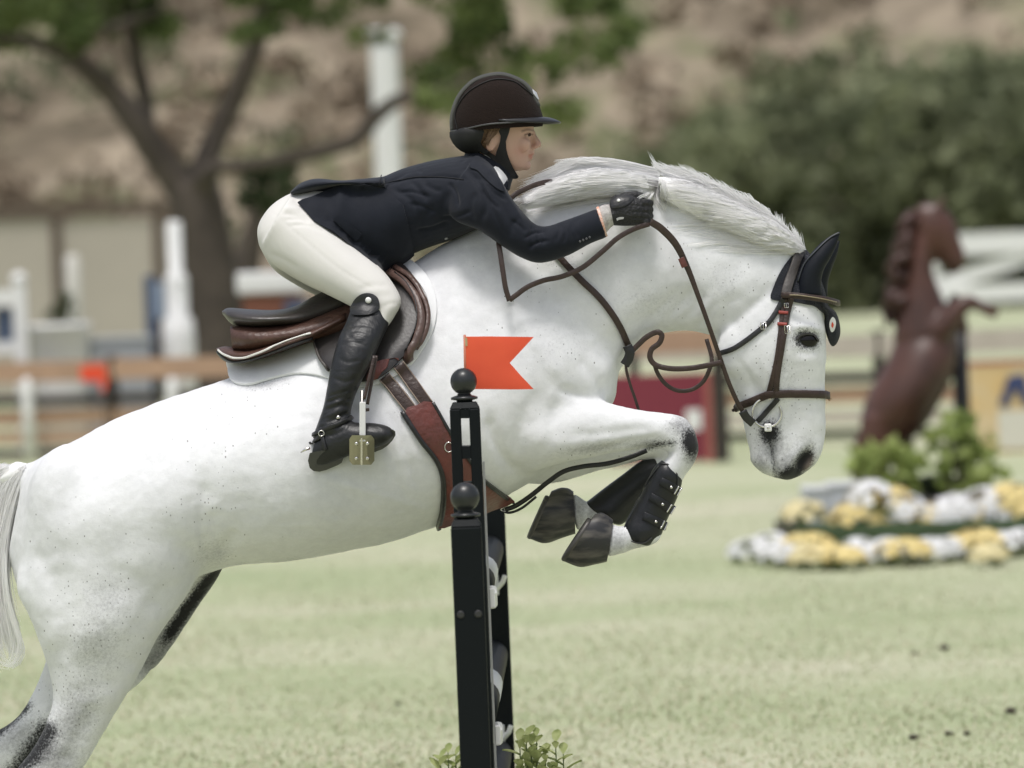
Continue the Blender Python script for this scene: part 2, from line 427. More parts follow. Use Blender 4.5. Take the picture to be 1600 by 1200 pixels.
# ================================================================ the grey horse (plane Y = 0 runs through its spine, near side is -Y)
def horse_material():
    m = bpy.data.materials.new('horse_coat'); m.use_nodes = True; n = m.node_tree.nodes; l = m.node_tree.links; b = n['Principled BSDF']
    b.inputs['Roughness'].default_value = .62; b.inputs['Specular IOR Level'].default_value = .25; b.inputs['Sheen Weight'].default_value = .12
    tc = n.new('ShaderNodeTexCoord')
    def attr(a):
        x = n.new('ShaderNodeAttribute'); x.attribute_name = a; return x.outputs['Fac']
    def math_(op, a, b_=None, c=None):
        x = n.new('ShaderNodeMath'); x.operation = op; x.use_clamp = False
        for i, v in enumerate((a, b_, c)):
            if v is None: continue
            if isinstance(v, (int, float)): x.inputs[i].default_value = v
            else: l.new(v, x.inputs[i])
        return x.outputs[0]
    def noise(sc, det=3, rough=.6):
        x = n.new('ShaderNodeTexNoise'); x.inputs['Scale'].default_value = sc; x.inputs['Detail'].default_value = det; x.inputs['Roughness'].default_value = rough
        l.new(tc.outputs['Object'], x.inputs['Vector']); return x.outputs['Fac']
    def mix(f, a, b_):
        x = n.new('ShaderNodeMix'); x.data_type = 'RGBA'; l.new(f, x.inputs[0])
        for i, v in ((6, a), (7, b_)):
            if isinstance(v, tuple): x.inputs[i].default_value = (*v, 1)
            else: l.new(v, x.inputs[i])
        return x.outputs[2]
    def ramp(f, lo, hi):
        x = n.new('ShaderNodeMapRange'); l.new(f, x.inputs[0]); x.inputs[1].default_value = lo; x.inputs[2].default_value = hi; return x.outputs[0]
    # white coat with soft grey areas
    base = mix(ramp(math_('ADD', math_('MULTIPLY', noise(3.2, 4), .6), math_('MULTIPLY', noise(38, 5, .7), .4)), .36, .66), (.83, .835, .85), (.68, .685, .70))
    # flea-bitten specks: voronoi cells cut small, density from an attribute
    vo = n.new('ShaderNodeTexVoronoi'); vo.voronoi_dimensions = '2D'; vo.inputs['Scale'].default_value = 78; vo.inputs['Randomness'].default_value = 1
    mp = n.new('ShaderNodeMapping'); mp.inputs['Scale'].default_value = (1.25, 1, .85); mp.inputs['Rotation'].default_value = (-math.pi / 2, 0, 0); l.new(tc.outputs['Object'], mp.inputs[0])
    l.new(mp.outputs[0], vo.inputs['Vector'])
    sp = n.new('ShaderNodeSeparateColor'); l.new(vo.outputs['Color'], sp.inputs[0])
    keep = math_('LESS_THAN', sp.outputs[0], math_('MULTIPLY', attr('speck'), .95))
    size = math_('MULTIPLY_ADD', sp.outputs[1], .11, .10)
    inside = ramp(math_('SUBTRACT', size, vo.outputs['Distance']), 0, .07)
    spk = math_('MULTIPLY', keep, math_('MULTIPLY', inside, math_('MULTIPLY_ADD', sp.outputs[2], .55, .3)))
    base = mix(spk, base, (.10, .085, .08))
    # grey dapple skin showing through, and painted shade on the far thigh
    gr = ramp(math_('ADD', attr('grey'), math_('MULTIPLY_ADD', noise(120, 6, .85), 1.3, -.65)), .12, .95)
    base = mix(gr, base, (.085, .085, .09))
    # black points and the shade painted between the hind legs, with a hairy edge
    fib = math_('MULTIPLY_ADD', noise(170, 4, .8), 1.1, -.55)
    dk = ramp(math_('ADD', attr('dark'), math_('MULTIPLY', fib, 1.5)), .28, .72)
    base = mix(dk, base, (.016, .016, .018))
    pk = n.new('ShaderNodeClamp'); l.new(math_('MULTIPLY', attr('pink'), .8), pk.inputs[0]); base = mix(pk.outputs[0], base, (.50, .40, .38))
    l.new(base, b.inputs['Base Color'])
    bp = n.new('ShaderNodeBump'); bp.inputs['Strength'].default_value = .22; bp.inputs['Distance'].default_value = .006
    l.new(math_('ADD', noise(26, 5), math_('MULTIPLY', noise(190, 3), .35)), bp.inputs['Height']); l.new(bp.outputs[0], b.inputs['Normal'])
    return m
COAT = horse_material()
horse = thing('horse', G(560, 1440), 'white grey horse jumping with knees tucked, ridden in saddle and bridle', 'horse')
trunk = [(42, 730, 12, 868, .06), (60, 716, 34, 935, .16, 0, -.1), (80, 704, 75, 965, .22, 0, -.1), (112, 690, 135, 970, .262), (175, 657, 215, 945, .285, 0, .05), (240, 630, 285, 912, .292, 0, .08), (325, 601, 365, 884, .290, 0, .10),
         (400, 575, 440, 879, .300, 0, .12), (470, 543, 520, 866, .308, 0, .15), (540, 494, 600, 850, .308, 0, .22), (600, 447, 655, 833, .295, 0, .3),
         (650, 405, 712, 812, .270, 0, .36), (708, 372, 770, 786, .248, 0, .38), (768, 350, 835, 750, .228, 0, .34), (840, 375, 895, 705, .205, 0, .25), (905, 440, 932, 670, .175, 0, .1), (946, 510, 950, 645, .135), (966, 560, 963, 620, .07)]
neck = [(690, 395, 800, 650, .13, 0, .3), (770, 342, 900, 610, .145, 0, .35), (840, 306, 966, 578, .140, 0, .36), (915, 284, 990, 553, .128, 0, .34), (985, 274, 1016, 529, .116, 0, .30), (1050, 281, 1043, 520, .107, 0, .28),
        (1115, 303, 1078, 518, .100, 0, .25), (1172, 334, 1106, 523, .095, 0, .2), (1222, 364, 1135, 522, .088, 0, .15), (1252, 395, 1165, 512, .075)]
head = [(1258, 396, 1205, 440, .045), (1276, 436, 1152, 480, .083, 0, .05), (1286, 478, 1124, 514, .098, 0, -.05, 2.3), (1290, 520, 1119, 548, .104, 0, -.10, 2.4), (1291, 560, 1131, 582, .098, 0, -.06, 2.4), (1289, 600, 1146, 612, .083, 0, .0, 2.3),
        (1290, 640, 1157, 648, .070, 0, .02, 2.3), (1291, 672, 1166, 684, .063, 0, 0, 2.2), (1286, 702, 1172, 705, .060, 0, 0, 2.2), (1275, 725, 1173, 722, .058), (1252, 744, 1187, 737, .046), (1232, 752, 1205, 745, .022)]
fore_near = [(845, 560, 775, 660, .05, -.10), (885, 600, 818, 733, .075, -.135), (922, 619, 862, 728, .072, -.15), (965, 632, 918, 716, .063, -.152), (1005, 641, 975, 706, .053, -.15), (1040, 644, 1018, 699, .047, -.15),
             (1074, 653, 1040, 704, .046, -.15), (1092, 694, 1046, 712, .045, -.15), (1084, 726, 1038, 718, .040, -.15), (1068, 750, 1024, 733, .032, -.15), (1054, 784, 1010, 766, .027, -.15), (1040, 815, 993, 800, .028, -.15),
             (1027, 848, 977, 822, .035, -.15), (993, 858, 966, 822, .031, -.15), (968, 868, 957, 818, .034, -.15), (946, 874, 955, 815, .040, -.15)]
fore_far = [(850, 600, 790, 755, .075, .10), (900, 630, 858, 757, .07, .13), (950, 645, 930, 738, .058, .14), (1000, 655, 988, 722, .048, .14), (1050, 662, 1024, 714, .045, .14), (1072, 695, 1030, 722, .043, .14), (1058, 728, 1016, 720, .036, .14),
            (1022, 770, 985, 738, .030, .14), (990, 800, 950, 762, .027, .14), (963, 820, 922, 784, .033, .14), (930, 826, 910, 780, .030, .14), (912, 830, 902, 772, .036, .14), (898, 832, 894, 770, .040, .14)]
hind_near = [(320, 760, 60, 780, .13, -.11), (325, 840, 40, 860, .150, -.118), (308, 905, 24, 915, .142, -.122), (280, 950, 42, 960, .126, -.14), (250, 992, 60, 1003, .110, -.15), (226, 1040, 72, 1038, .094, -.14), (200, 1086, 81, 1078, .078, -.14),
             (175, 1126, 76, 1114, .064, -.14), (150, 1170, 52, 1164, .052, -.14), (128, 1208, 15, 1212, .046, -.14), (75, 1262, 8, 1240, .040, -.14), (25, 1310, -18, 1275, .032, -.14), (-40, 1370, -78, 1335, .030, -.14), (-85, 1415, -125, 1385, .037, -.14), (-110, 1440, -140, 1415, .036, -.14)]
hind_far = [(350, 780, 100, 800, .12, .10), (352, 880, 110, 900, .13, .115), (316, 942, 82, 975, .105, .16), (266, 1018, 72, 1022, .085, .17), (219, 1070, 60, 1060, .07, .16), (150, 1120, 34, 1108, .058, .14), (80, 1175, -6, 1140, .048, .14), (20, 1225, -65, 1165, .046, .14),
            (-40, 1280, -85, 1240, .035, .14), (-120, 1345, -155, 1310, .030, .14), (-165, 1385, -200, 1350, .037, .14), (-190, 1405, -220, 1378, .036, .14)]
parts = [loft(t, n=36) for t in (trunk, neck, head)] + [loft(t, n=24) for t in (fore_near, fore_far, hind_near, hind_far)]
# dock of the tail
parts.append(loft([(60, 722, 55, 770, .04), (35, 722, 28, 765, .032), (5, 726, 2, 762, .028), (-30, 740, -28, 775, .02)], n=14))
for sgn in (-1, 1):      # muscle volumes: shoulder, triceps, stifle, cheek, knee
    Y = .13 * sgn
    parts.append(ellipsoid(P(800, 590, .135 * sgn), (.17, .085, .13), Matrix.Rotation(.7, 3, 'Y')))
    parts.append(ellipsoid(P(830, 665, .155 * sgn), (.10, .07, .10)))
    parts.append(ellipsoid(P(215, 830, .17 * sgn), (.17, .115, .21)))
    parts.append(ellipsoid(P(110, 800, .14 * sgn), (.12, .10, .19)))
    parts.append(ellipsoid(P(1168, 545, .055 * sgn), (.085, .036, .085)))
HM = remesh(parts, .0068, 'horse_body')
V, E = mesh_arrays(HM); V = smooth_tb(V, E, 10); Vs = smooth_np(V, E, 40, .5)
Q = proj(V)
wgt = np.clip(1 - blob_w(Q, 1215, 580, 130, 210) * 1.2 - blob_w(Q, 985, 780, 120, 120) * .9, 0.12, 1)[:, None]
V = V * (1 - wgt) + Vs * wgt
HM.vertices.foreach_set('co', V.ravel()); HM.update()
V, E = mesh_arrays(HM); N = normals(HM)
dn = np.array([1.5 * mnoise.noise(Vector(v) * 11.0) + .9 * mnoise.noise(Vector(v) * 27.0) + .5 * mnoise.noise(Vector(v) * 60.0) for v in V]) * .0016
HM.vertices.foreach_set('co', (V + N * dn[:, None]).ravel()); HM.update()
sculpt(HM, strokes=[
    ([(1236, 562), (1230, 600), (1216, 640)], 3, -.0022), ([(1252, 590), (1246, 630), (1250, 668)], 3, -.0018), ([(1190, 560), (1196, 590), (1190, 620)], 3, -.002), ([(1150, 560), (1172, 590), (1180, 615)], 5, .003),
    ([(1122, 470), (1106, 495), (1086, 513)], 5, .004), ([(1104, 458), (1084, 486), (1060, 506)], 6, .004), ([(1082, 452), (1060, 482), (1036, 508)], 6, .0035), ([(1060, 448), (1036, 480), (1008, 512)], 7, .003),
    ([(700, 560), (690, 640), (704, 720)], 18, .004), ([(604, 640), (630, 700), (652, 770)], 7, .003), ([(590, 650), (612, 710), (630, 780)], 8, .003), ([(700, 806), (630, 828), (560, 846)], 6, .003), ([(500, 745), (580, 770), (680, 800)], 8, -.003),
    ([(308, 760), (304, 820), (316, 880)], 5, -.003), ([(330, 800), (340, 850), (352, 876)], 7, .005), ([(800, 470), (840, 540), (880, 590)], 14, -.005), ([(760, 430), (790, 520), (815, 600)], 16, .005), ([(838, 610), (812, 660), (806, 710)], 12, .005), ([(868, 604), (850, 650), (846, 700)], 10, -.004),
    ([(905, 560), (930, 590), (950, 620)], 8, .005), ([(920, 520), (946, 556), (960, 590)], 10, -.004), ([(240, 700), (200, 780), (190, 880)], 26, .005), ([(150, 720), (120, 800), (110, 880)], 24, .004), ([(280, 690), (300, 730), (305, 770)], 14, .004), ([(60, 860), (84, 920), (92, 980)], 12, .005),
    ([(764, 650), (772, 684), (786, 712), (802, 731), (822, 742)], 9, .012),
    ([(960, 634), (930, 624), (900, 616), (872, 606)], 8, .008),
    ([(985, 566), (962, 596), (930, 618)], 14, .008),
    ([(1100, 462), (1050, 478), (1000, 500), (958, 545)], 20, .010),
    ([(1165, 462), (1140, 474), (1128, 500), (1121, 530)], 11, .006),
    ([(775, 352), (830, 430), (890, 505), (950, 570)], 34, .010),
    ([(730, 400), (745, 470), (760, 560), (770, 640)], 26, .007),
    ([(326, 890), (318, 850), (312, 800), (322, 750)], 16, .010),
    ([(352, 880), (356, 855), (370, 830)], 12, .009),
    ([(190, 1062), (150, 1074), (110, 1084)], 14, .003), ([(150, 1100), (125, 1150), (100, 1198)], 14, .006), ([(186, 985), (150, 1030), (105, 1050)], 26, .004),
    ([(250, 930), (215, 990), (196, 1050)], 20, .006), ([(90, 880), (110, 960), (95, 1040)], 20, .008),
    ([(890, 682), (950, 676), (1020, 668)], 9, .006), ([(930, 705), (980, 692), (1030, 684)], 7, .005), ([(1046, 660), (1056, 690), (1050, 712)], 7, .004),
    ([(1158, 596), (1182, 606), (1196, 640), (1200, 672)], 12, .007), ([(1236, 560), (1236, 620), (1240, 680)], 14, .004),
    ([(1205, 690), (1207, 710), (1211, 728), (1213, 748)], 3.5, .010), ([(1243, 512), (1258, 508), (1278, 516)], 4, -.004), ([(1244, 548), (1262, 553), (1277, 547)], 5, .004),
    ([(332, 896), (312, 928), (292, 956), (268, 992), (243, 1034), (222, 1062)], 9, .065),
    ([(560, 800), (520, 720), (500, 640)], 26, .003), ([(460, 830), (430, 760), (410, 690)], 26, .003),
    ([(860, 700), (900, 690), (960, 680)], 12, -.004),
], blobs=[
    (1214, 596, 40, 14, 70, -.007), (1260, 531, 17, 12, 8, .010), (1260, 513, 22, 7, 8, -.007), (1257, 722, 8, 17, 30, .022), (1275, 712, 7, 20, 25, -.007), (1242, 712, 6, 16, 30, -.006),
    (1192, 716, 16, 18, 0, -.004), (1228, 735, 12, 10, 0, -.004), (1225, 485, 26, 24, 0, .006), (1075, 690, 18, 24, 0, -.005), (1022, 840, 16, 14, 0, -.004), (330, 690, 60, 40, 0, -.004), (385, 790, 60, 50, 0, .008),
    (850, 690, 46, 30, -20, -.010), (790, 590, 50, 80, -30, -.005), (945, 590, 20, 36, 20, -.006),
], post=1)
V, E = mesh_arrays(HM); Q = proj(V)
Z = np.zeros(len(V))
dark = Z.copy()
dark = np.maximum(dark, blob_w(Q, 1080, 692, 17, 26, -12) * 1.1); dark = np.maximum(dark, stroke_w(Q, [(1005, 702), (1030, 694), (1060, 692)], 7) * .6)
dark = np.maximum(dark, blob_w(Q, 1256, 721, 13, 22, 32) * 1.3); dark = np.maximum(dark, blob_w(Q, 1236, 741, 26, 14, -25) * 1.1); dark = np.maximum(dark, blob_w(Q, 1202, 676, 17, 20) * 1.05)
dark = np.maximum(dark, stroke_w(Q, [(1203, 690), (1207, 712), (1211, 745)], 4, False) * .6)
dark = np.maximum(dark, blob_w(Q, 1260, 531, 21, 15, 8) * 1.1)
dark = np.maximum(dark, stroke_w(Q, [(84, 1120), (64, 1158), (34, 1200), (0, 1245)], 24) * .78); dark = np.maximum(dark, stroke_w(Q, [(50, 1092), (34, 1108), (4, 1136), (-40, 1170)], 13) * .8)
dark = np.maximum(dark, stroke_w(Q, [(950, 815), (945, 880)], 7, False) * .45)
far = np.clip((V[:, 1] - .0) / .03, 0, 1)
dark = np.maximum(dark, stroke_w(Q, [(396, 882), (352, 886), (322, 912), (298, 944), (274, 978), (250, 1012)], 12) * far * .95)  # dark groin skin, plus shade between the hind legs put into the colour
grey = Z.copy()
grey = np.maximum(grey, stroke_w(Q, [(380, 884), (334, 910), (292, 965), (252, 1018), (216, 1062)], 20) * far * .7)  # grey inner thigh skin, with the softer end of that shade painted in
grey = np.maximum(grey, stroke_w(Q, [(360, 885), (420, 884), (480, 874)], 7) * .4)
for a in ((1232, 728, 34, 26, 0, .6), (1206, 696, 22, 34, 0, .68), (1190, 722, 18, 20, 0, .5), (1258, 706, 24, 26, 0, .42), (1262, 531, 26, 18, 0, .45), (1064, 664, 22, 20, 0, .62), (1082, 716, 14, 18, 0, .6), (1086, 690, 22, 34, 0, .6), (112, 1130, 36, 80, 25, .50), (70, 1175, 60, 44, 25, .7), (150, 1010, 46, 60, 15, .34), (165, 940, 50, 40, 0, .26), (30, 1150, 50, 26, -25, .5),
          (930, 700, 60, 9, -8, .42), (1010, 694, 34, 9, -10, .5), (400, 596, 50, 16, 0, .34), (1005, 856, 46, 12, 0, .34), (966, 845, 14, 30, 0, .42), (905, 800, 16, 34, 0, .55), (930, 806, 26, 20, 0, .5), (335, 866, 30, 26, 0, .3), (1010, 470, 60, 30, 0, .16), (1130, 440, 40, 40, 0, .15), (1225, 590, 30, 50, 0, .2), (850, 400, 70, 12, 15, .3), (870, 545, 60, 40, 0, .12)):
    grey = np.maximum(grey, blob_w(Q, *a[:5]) * a[5])
speck = .004 + Z
for a in ((1225, 570, 40, 40, 0, .62), (1170, 560, 40, 50, 0, .35), (1250, 500, 40, 26, 0, .45), (1235, 640, 40, 40, 0, .3), (1190, 700, 40, 40, 0, .4), (1160, 440, 60, 40, 0, .28), (1100, 400, 90, 50, 0, .16), (330, 760, 50, 90, 0, .22), (150, 950, 70, 90, 0, .28), (120, 830, 90, 50, 0, .12),
          (110, 1090, 50, 60, 0, .6), (360, 680, 60, 60, 0, .12), (870, 440, 80, 80, 0, .08), (860, 540, 80, 60, 0, .07), (900, 690, 80, 22, 0, .22), (1060, 665, 30, 22, 0, .6), (410, 600, 50, 16, 0, .35)):
    speck = np.maximum(speck, blob_w(Q, *a[:5]) * a[5])
pink = blob_w(Q, 1264, 726, 5, 12, 30) * .5
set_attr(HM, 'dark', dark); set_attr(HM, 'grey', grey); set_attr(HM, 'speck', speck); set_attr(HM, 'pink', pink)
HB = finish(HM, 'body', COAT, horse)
HBV = bvh_of(HM)
# ---------------------------------------------------------------- leather, cloth, metal
LEATHER = mat('brown_leather', (.052, .031, .024), .42, bump=(120, .25), vary=(30, (.02, .012, .01), .6), spec=.45)
LEATHER_BLK = mat('black_leather', (.012, .012, .013), .38, bump=(90, .25), vary=(20, (.03, .03, .03), .5))
LEATHER_RED = mat('red_brown_leather', (.16, .042, .034), .45, bump=(70, .3), vary=(16, (.07, .03, .025), .7))
LEATHER_MID = mat('mid_brown_leather', (.10, .048, .034), .42, bump=(80, .3), vary=(22, (.045, .022, .017), .7))
SEATL = mat('seat_leather', (.035, .030, .028), .36, bump=(110, .15), vary=(12, (.07, .06, .055), .5))
STEEL = mat('steel', (.72, .70, .67), .22, metal=1.0)
BRASS = mat('dull_plate', (.36, .34, .26), .35, metal=.85)
WHITE_CLOTH = mat('white_pad_cloth', (.82, .83, .84), .85, bump=(220, .15), sheen=.2)
WHITE_PIPE = mat('white_piping', (.75, .74, .70), .6)
NAVY_KNIT = mat('navy_knit', (.010, .012, .022), .9, bump=(420, .8), sheen=.15)
NAVY_EAR = mat('navy_ear_cloth', (.006, .008, .013), .6, bump=(60, .15), spec=.25)
RUBBER = mat('white_rubber', (.8, .8, .78), .5)
RED_BIT = mat('red_keeper', (.30, .045, .035), .5)
# ---------------------------------------------------------------- hooves, eye
def hoof_mat():
    m = mat('hoof_horn', (.045, .043, .042), .45); n = m.node_tree.nodes; l = m.node_tree.links; b = n['Principled BSDF']
    tc = n.new('ShaderNodeTexCoord'); mp = n.new('ShaderNodeMapping'); mp.inputs['Rotation'].default_value = (0, math.radians(-28), 0); mp.inputs['Scale'].default_value = (9, 42, 42)
    no = n.new('ShaderNodeTexNoise'); no.inputs['Scale'].default_value = 1.0; no.inputs['Detail'].default_value = 4
    cr = n.new('ShaderNodeValToRGB'); cr.color_ramp.elements[0].position = .42; cr.color_ramp.elements[0].color = (.022, .022, .024, 1); cr.color_ramp.elements[1].position = .78; cr.color_ramp.elements[1].color = (.17, .155, .135, 1)
    l.new(tc.outputs['Object'], mp.inputs[0]); l.new(mp.outputs[0], no.inputs['Vector']); l.new(no.outputs['Fac'], cr.inputs[0]); l.new(cr.outputs[0], b.inputs['Base Color']); return m
HOOF = hoof_mat()
def hoof(st):
    V_, F_ = loft(st, n=28, sub=5); o = mesh_obj('hoof', V_, F_, HOOF, horse); sharp(o, 40)
    ax, ay, bx, by, hw, yc = st[-1][:6]; A = P(ax, ay, yc); B = P(bx, by, yc); c = (A + B) / 2; u = (A - B) / 2; prev = P((st[0][0] + st[0][2]) / 2, (st[0][1] + st[0][3]) / 2, yc); out = (c - prev).normalized()
    mb = MB(); pts = []
    for i in range(21):
        t = -2.5 + 5.0 * i / 20; pts.append(c + u * .9 * math.cos(t) + Vector((0, hw * .9 * math.sin(t), 0)) + out * .004)
    mb.tube(pts, .0075, 8); mb.build('shoe', mat('worn_shoe', (.10, .095, .09), .5, metal=.6), o, True)
    return o
hoof([(948, 878, 958, 812, .043, -.15), (930, 882, 950, 806, .050, -.15), (906, 886, 940, 801, .056, -.15), (881, 877, 930, 803, .060, -.15)])
hoof([(899, 834, 896, 768, .042, .14), (880, 840, 888, 763, .049, .14), (852, 849, 876, 762, .054, .14), (828, 842, 862, 767, .057, .14)])
hoof([(-112, 1440, -142, 1415, .043, -.14), (-130, 1472, -175, 1435, .055, -.14), (-142, 1490, -195, 1448, .06, -.14)])
hoof([(-192, 1405, -222, 1378, .043, .14), (-212, 1432, -250, 1400, .055, .14), (-225, 1448, -270, 1414, .06, .14)])
EYE = mat('horse_eye', (.004, .003, .003), .12, spec=.35)
for sg in (-1, 1):
    p, n_ = hit(1261, 532, HBV); c = p - n_ * .010; c.y *= -sg
    V_, F_ = ellipsoid(c, (.034, .020, .0225), n=12); e = mesh_obj('eye', V_, F_, EYE, horse)
LID = mat('eyelid_skin', (.045, .042, .042), .6)
mb = MB(); EB = bvh_of(HM, [o for o in horse.children if o.name.startswith('eye')][0].data)
strap(mb, [(1244, 531), (1250, 524), (1262, 521), (1272, 525), (1278, 533)], 3.2, .003, EB); mb.build('eyelid', LID, horse, True)
# ---------------------------------------------------------------- mane, tail
HAIR = mat('mane_hair', (.93, .925, .92), .6, vary=(50, (.84, .83, .82), .5))
HAIR_S = mat('mane_strand', (.93, .925, .92), .55)
_n = HAIR_S.node_tree.nodes; _l = HAIR_S.node_tree.links; _t = _n.new('ShaderNodeBsdfTranslucent'); _t.inputs[0].default_value = (.94, .935, .93, 1); _m = _n.new('ShaderNodeMixShader'); _m.inputs[0].default_value = .5; _l.new(_n['Principled BSDF'].outputs[0], _m.inputs[1]); _l.new(_t.outputs[0], _m.inputs[2]); _l.new(_m.outputs[0], _n['Material Output'].inputs[0])
def on_horse(lift):
    cache = {}
    def f(x, y, r):
        k = (int(x) // 3, int(y) // 3)
        if k not in cache:
            loc, nor, i, d = HBV.ray_cast(CO, ray(x, y))
            if loc is None:
                q = HBV.find_nearest(P(x, y, 0)); cache[k] = min(0.0, q[0].y * .6) if q[0] is not None else 0
            else: cache[k] = loc.y
        return cache[k] - lift * (.15 + r)
    return f
mane_core = MB()      # the mass of hair under the loose strands
V_, F_ = loft([(1012, 276, 1010, 310, .028, -.085), (985, 268, 985, 308, .042, -.075), (940, 264, 942, 306, .044, -.07), (895, 272, 900, 310, .04, -.08), (850, 290, 860, 320, .03, -.09), (816, 308, 822, 328, .012, -.10)], n=20, sub=5); mane_core.add(V_, F_)
V_, F_ = loft([(1256, 392, 1240, 402, .02, -.03), (1222, 358, 1195, 386, .035, -.055), (1168, 328, 1145, 364, .04, -.065), (1108, 300, 1098, 342, .042, -.07), (1060, 282, 1056, 322, .038, -.075), (1030, 276, 1032, 306, .026, -.08)], n=20, sub=5); mane_core.add(V_, F_)
mc = mane_core.build('mane_lock', HAIR, horse, True)
Vv, Ee = mesh_arrays(mc.data); Nn = normals(mc.data); Qq = proj(Vv); mc.data.vertices.foreach_set('co', (Vv + Nn * (.005 * np.sin(Qq[:, 1] * .9 + np.sin(Qq[:, 0] * .05) * 3) * np.sin(Qq[:, 0] * .03))[:, None]).ravel()); mc.data.update()
MBV = bvh_of(HM, mc.data)
def on_mane(lift):
    cache = {}
    def f(x, y, r):
        k = (int(x) // 3, int(y) // 3)
        if k not in cache:
            loc, nor, i, d = MBV.ray_cast(CO, ray(x, y))
            if loc is None: cache[k] = -.03 if x > 790 else 0
            else: cache[k] = loc.y
        return cache[k] - lift * (.1 + r)
    return f
mane = MB()
# poll and upper crest, hair lying back along the neck
up = [[(1258, 390), (1225, 374), (1185, 364), (1140, 356), (1085, 346)], [(1250, 376), (1205, 354), (1160, 341), (1110, 332), (1045, 328)], [(1226, 354), (1180, 333), (1135, 321), (1085, 312), (1030, 310)],
      [(1196, 334), (1150, 311), (1110, 301), (1068, 293), (1024, 290)], [(1156, 308), (1118, 291), (1085, 283), (1052, 276), (1022, 272)], [(1116, 290), (1085, 276), (1062, 269), (1040, 263), (1022, 256)]]
strands(mane, up, 5200, .0012, 4, on_mane(.008), noise=4, seed=3, rag=.6)
up2 = [[(1256, 394), (1222, 394), (1180, 388), (1130, 384), (1080, 380)], [(1238, 376), (1195, 368), (1145, 362), (1095, 358), (1045, 356)], [(1200, 350), (1155, 342), (1110, 340), (1070, 342), (1035, 346)]]
strands(mane, up2, 1000, .0012, 8, on_mane(.008), noise=6, seed=4, rag=.7)
# ragged ridge above the crest
strands(mane, [[(1262, 394), (1258, 378), (1250, 364)], [(1232, 356), (1220, 340), (1206, 329)], [(1185, 326), (1170, 309), (1150, 297)], [(1130, 298), (1110, 283), (1090, 273)], [(1080, 279), (1060, 266), (1036, 254)]], 420, .0012, 3, on_mane(.010), noise=5, seg=6, seed=5, rag=.6)
strands(mane, [[(1050, 274), (1036, 266), (1026, 256), (1019, 240)], [(1066, 278), (1044, 270), (1028, 262), (1017, 246)]], 90, .001, 3, on_mane(.01), noise=2, seg=6, seed=6, rag=.3)
# the lock blown back above the hand
lk = [[(1020, 312), (985, 308), (950, 309), (905, 315), (850, 326), (800, 336)], [(1026, 298), (985, 293), (945, 293), (900, 298), (850, 309), (796, 322)], [(1030, 284), (985, 276), (940, 276), (895, 281), (845, 293), (796, 308)],
      [(1030, 272), (980, 262), (938, 261), (895, 267), (850, 281), (802, 298)], [(1026, 264), (970, 254), (930, 251), (895, 256), (862, 269), (818, 288)]]
strands(mane, lk, 6000, .0012, 4, on_mane(.009), noise=4, seed=7, rag=.6)
strands(mane, [[(1000, 258), (960, 250), (925, 246), (890, 243)], [(940, 252), (905, 254), (875, 260), (846, 266)], [(880, 266), (850, 278), (822, 284), (796, 292)]], 190, .0009, 5, on_mane(.02), noise=7, seg=7, seed=8, rag=.6)
strands(mane, [[(1016, 300), (1000, 306), (980, 318), (958, 322)], [(1024, 300), (1016, 316), (1008, 326), (990, 330)]], 40, .0009, 6, on_mane(.09), noise=4, seg=7, seed=9, rag=.4)
strands(mane, [[(1030, 276), (1026, 300), (1030, 318), (1042, 336)], [(1022, 276), (1020, 300), (1024, 318), (1032, 334)], [(1038, 280), (1040, 300), (1050, 316), (1066, 330)]], 260, .0013, 4, on_mane(.012), noise=4, seg=8, seed=14, rag=.5)
strands(mane, [[(800, 306), (780, 318), (760, 330), (735, 345)], [(840, 312), (815, 326), (790, 340), (765, 352)]], 200, .0011, 6, on_mane(.012), noise=4, seg=7, seed=10, rag=.5)
mane.build('mane', HAIR_S, horse, True)
tail = MB()
tl = [[(40, 726), (16, 745), (4, 800), (-6, 880), (-4, 960), (0, 1020)], [(38, 740), (24, 790), (10, 850), (6, 920), (22, 985), (30, 1045)], [(30, 732), (5, 770), (-12, 840), (-20, 920), (-10, 1000), (14, 1050)], [(12, 726), (-20, 745), (-40, 810), (-48, 900), (-40, 980), (-20, 1045)], [(-10, 728), (-50, 760), (-75, 840), (-85, 920), (-80, 990), (-60, 1040)]]
strands(tail, tl, 4200, .0014, 6, lambda x, y, r: -.03 - .06 * r + .05, noise=6, seg=11, seed=12, rag=.45)
strands(tail, [[(10, 860), (18, 930), (36, 985), (44, 1030), (20, 1052), (-20, 1058)], [(5, 860), (8, 930), (18, 980), (26, 1010), (10, 1040), (-20, 1000)]], 40, .001, 5, lambda x, y, r: -.05 - .05 * r, noise=5, seg=11, seed=13, rag=.3)
tail.build('tail', HAIR_S, horse, True)
tc_ = MB(); V_, F_ = loft([(42, 724, 40, 748, .03), (20, 724, 8, 760, .038), (0, 760, -30, 762, .035), (-2, 840, -44, 840, .038), (0, 920, -46, 920, .032), (2, 985, -40, 985, .02), (0, 1030, -20, 1030, .01)], n=18, sub=5); tc_.add(V_, F_)
tc_.build('tail_core', HAIR, horse, True)
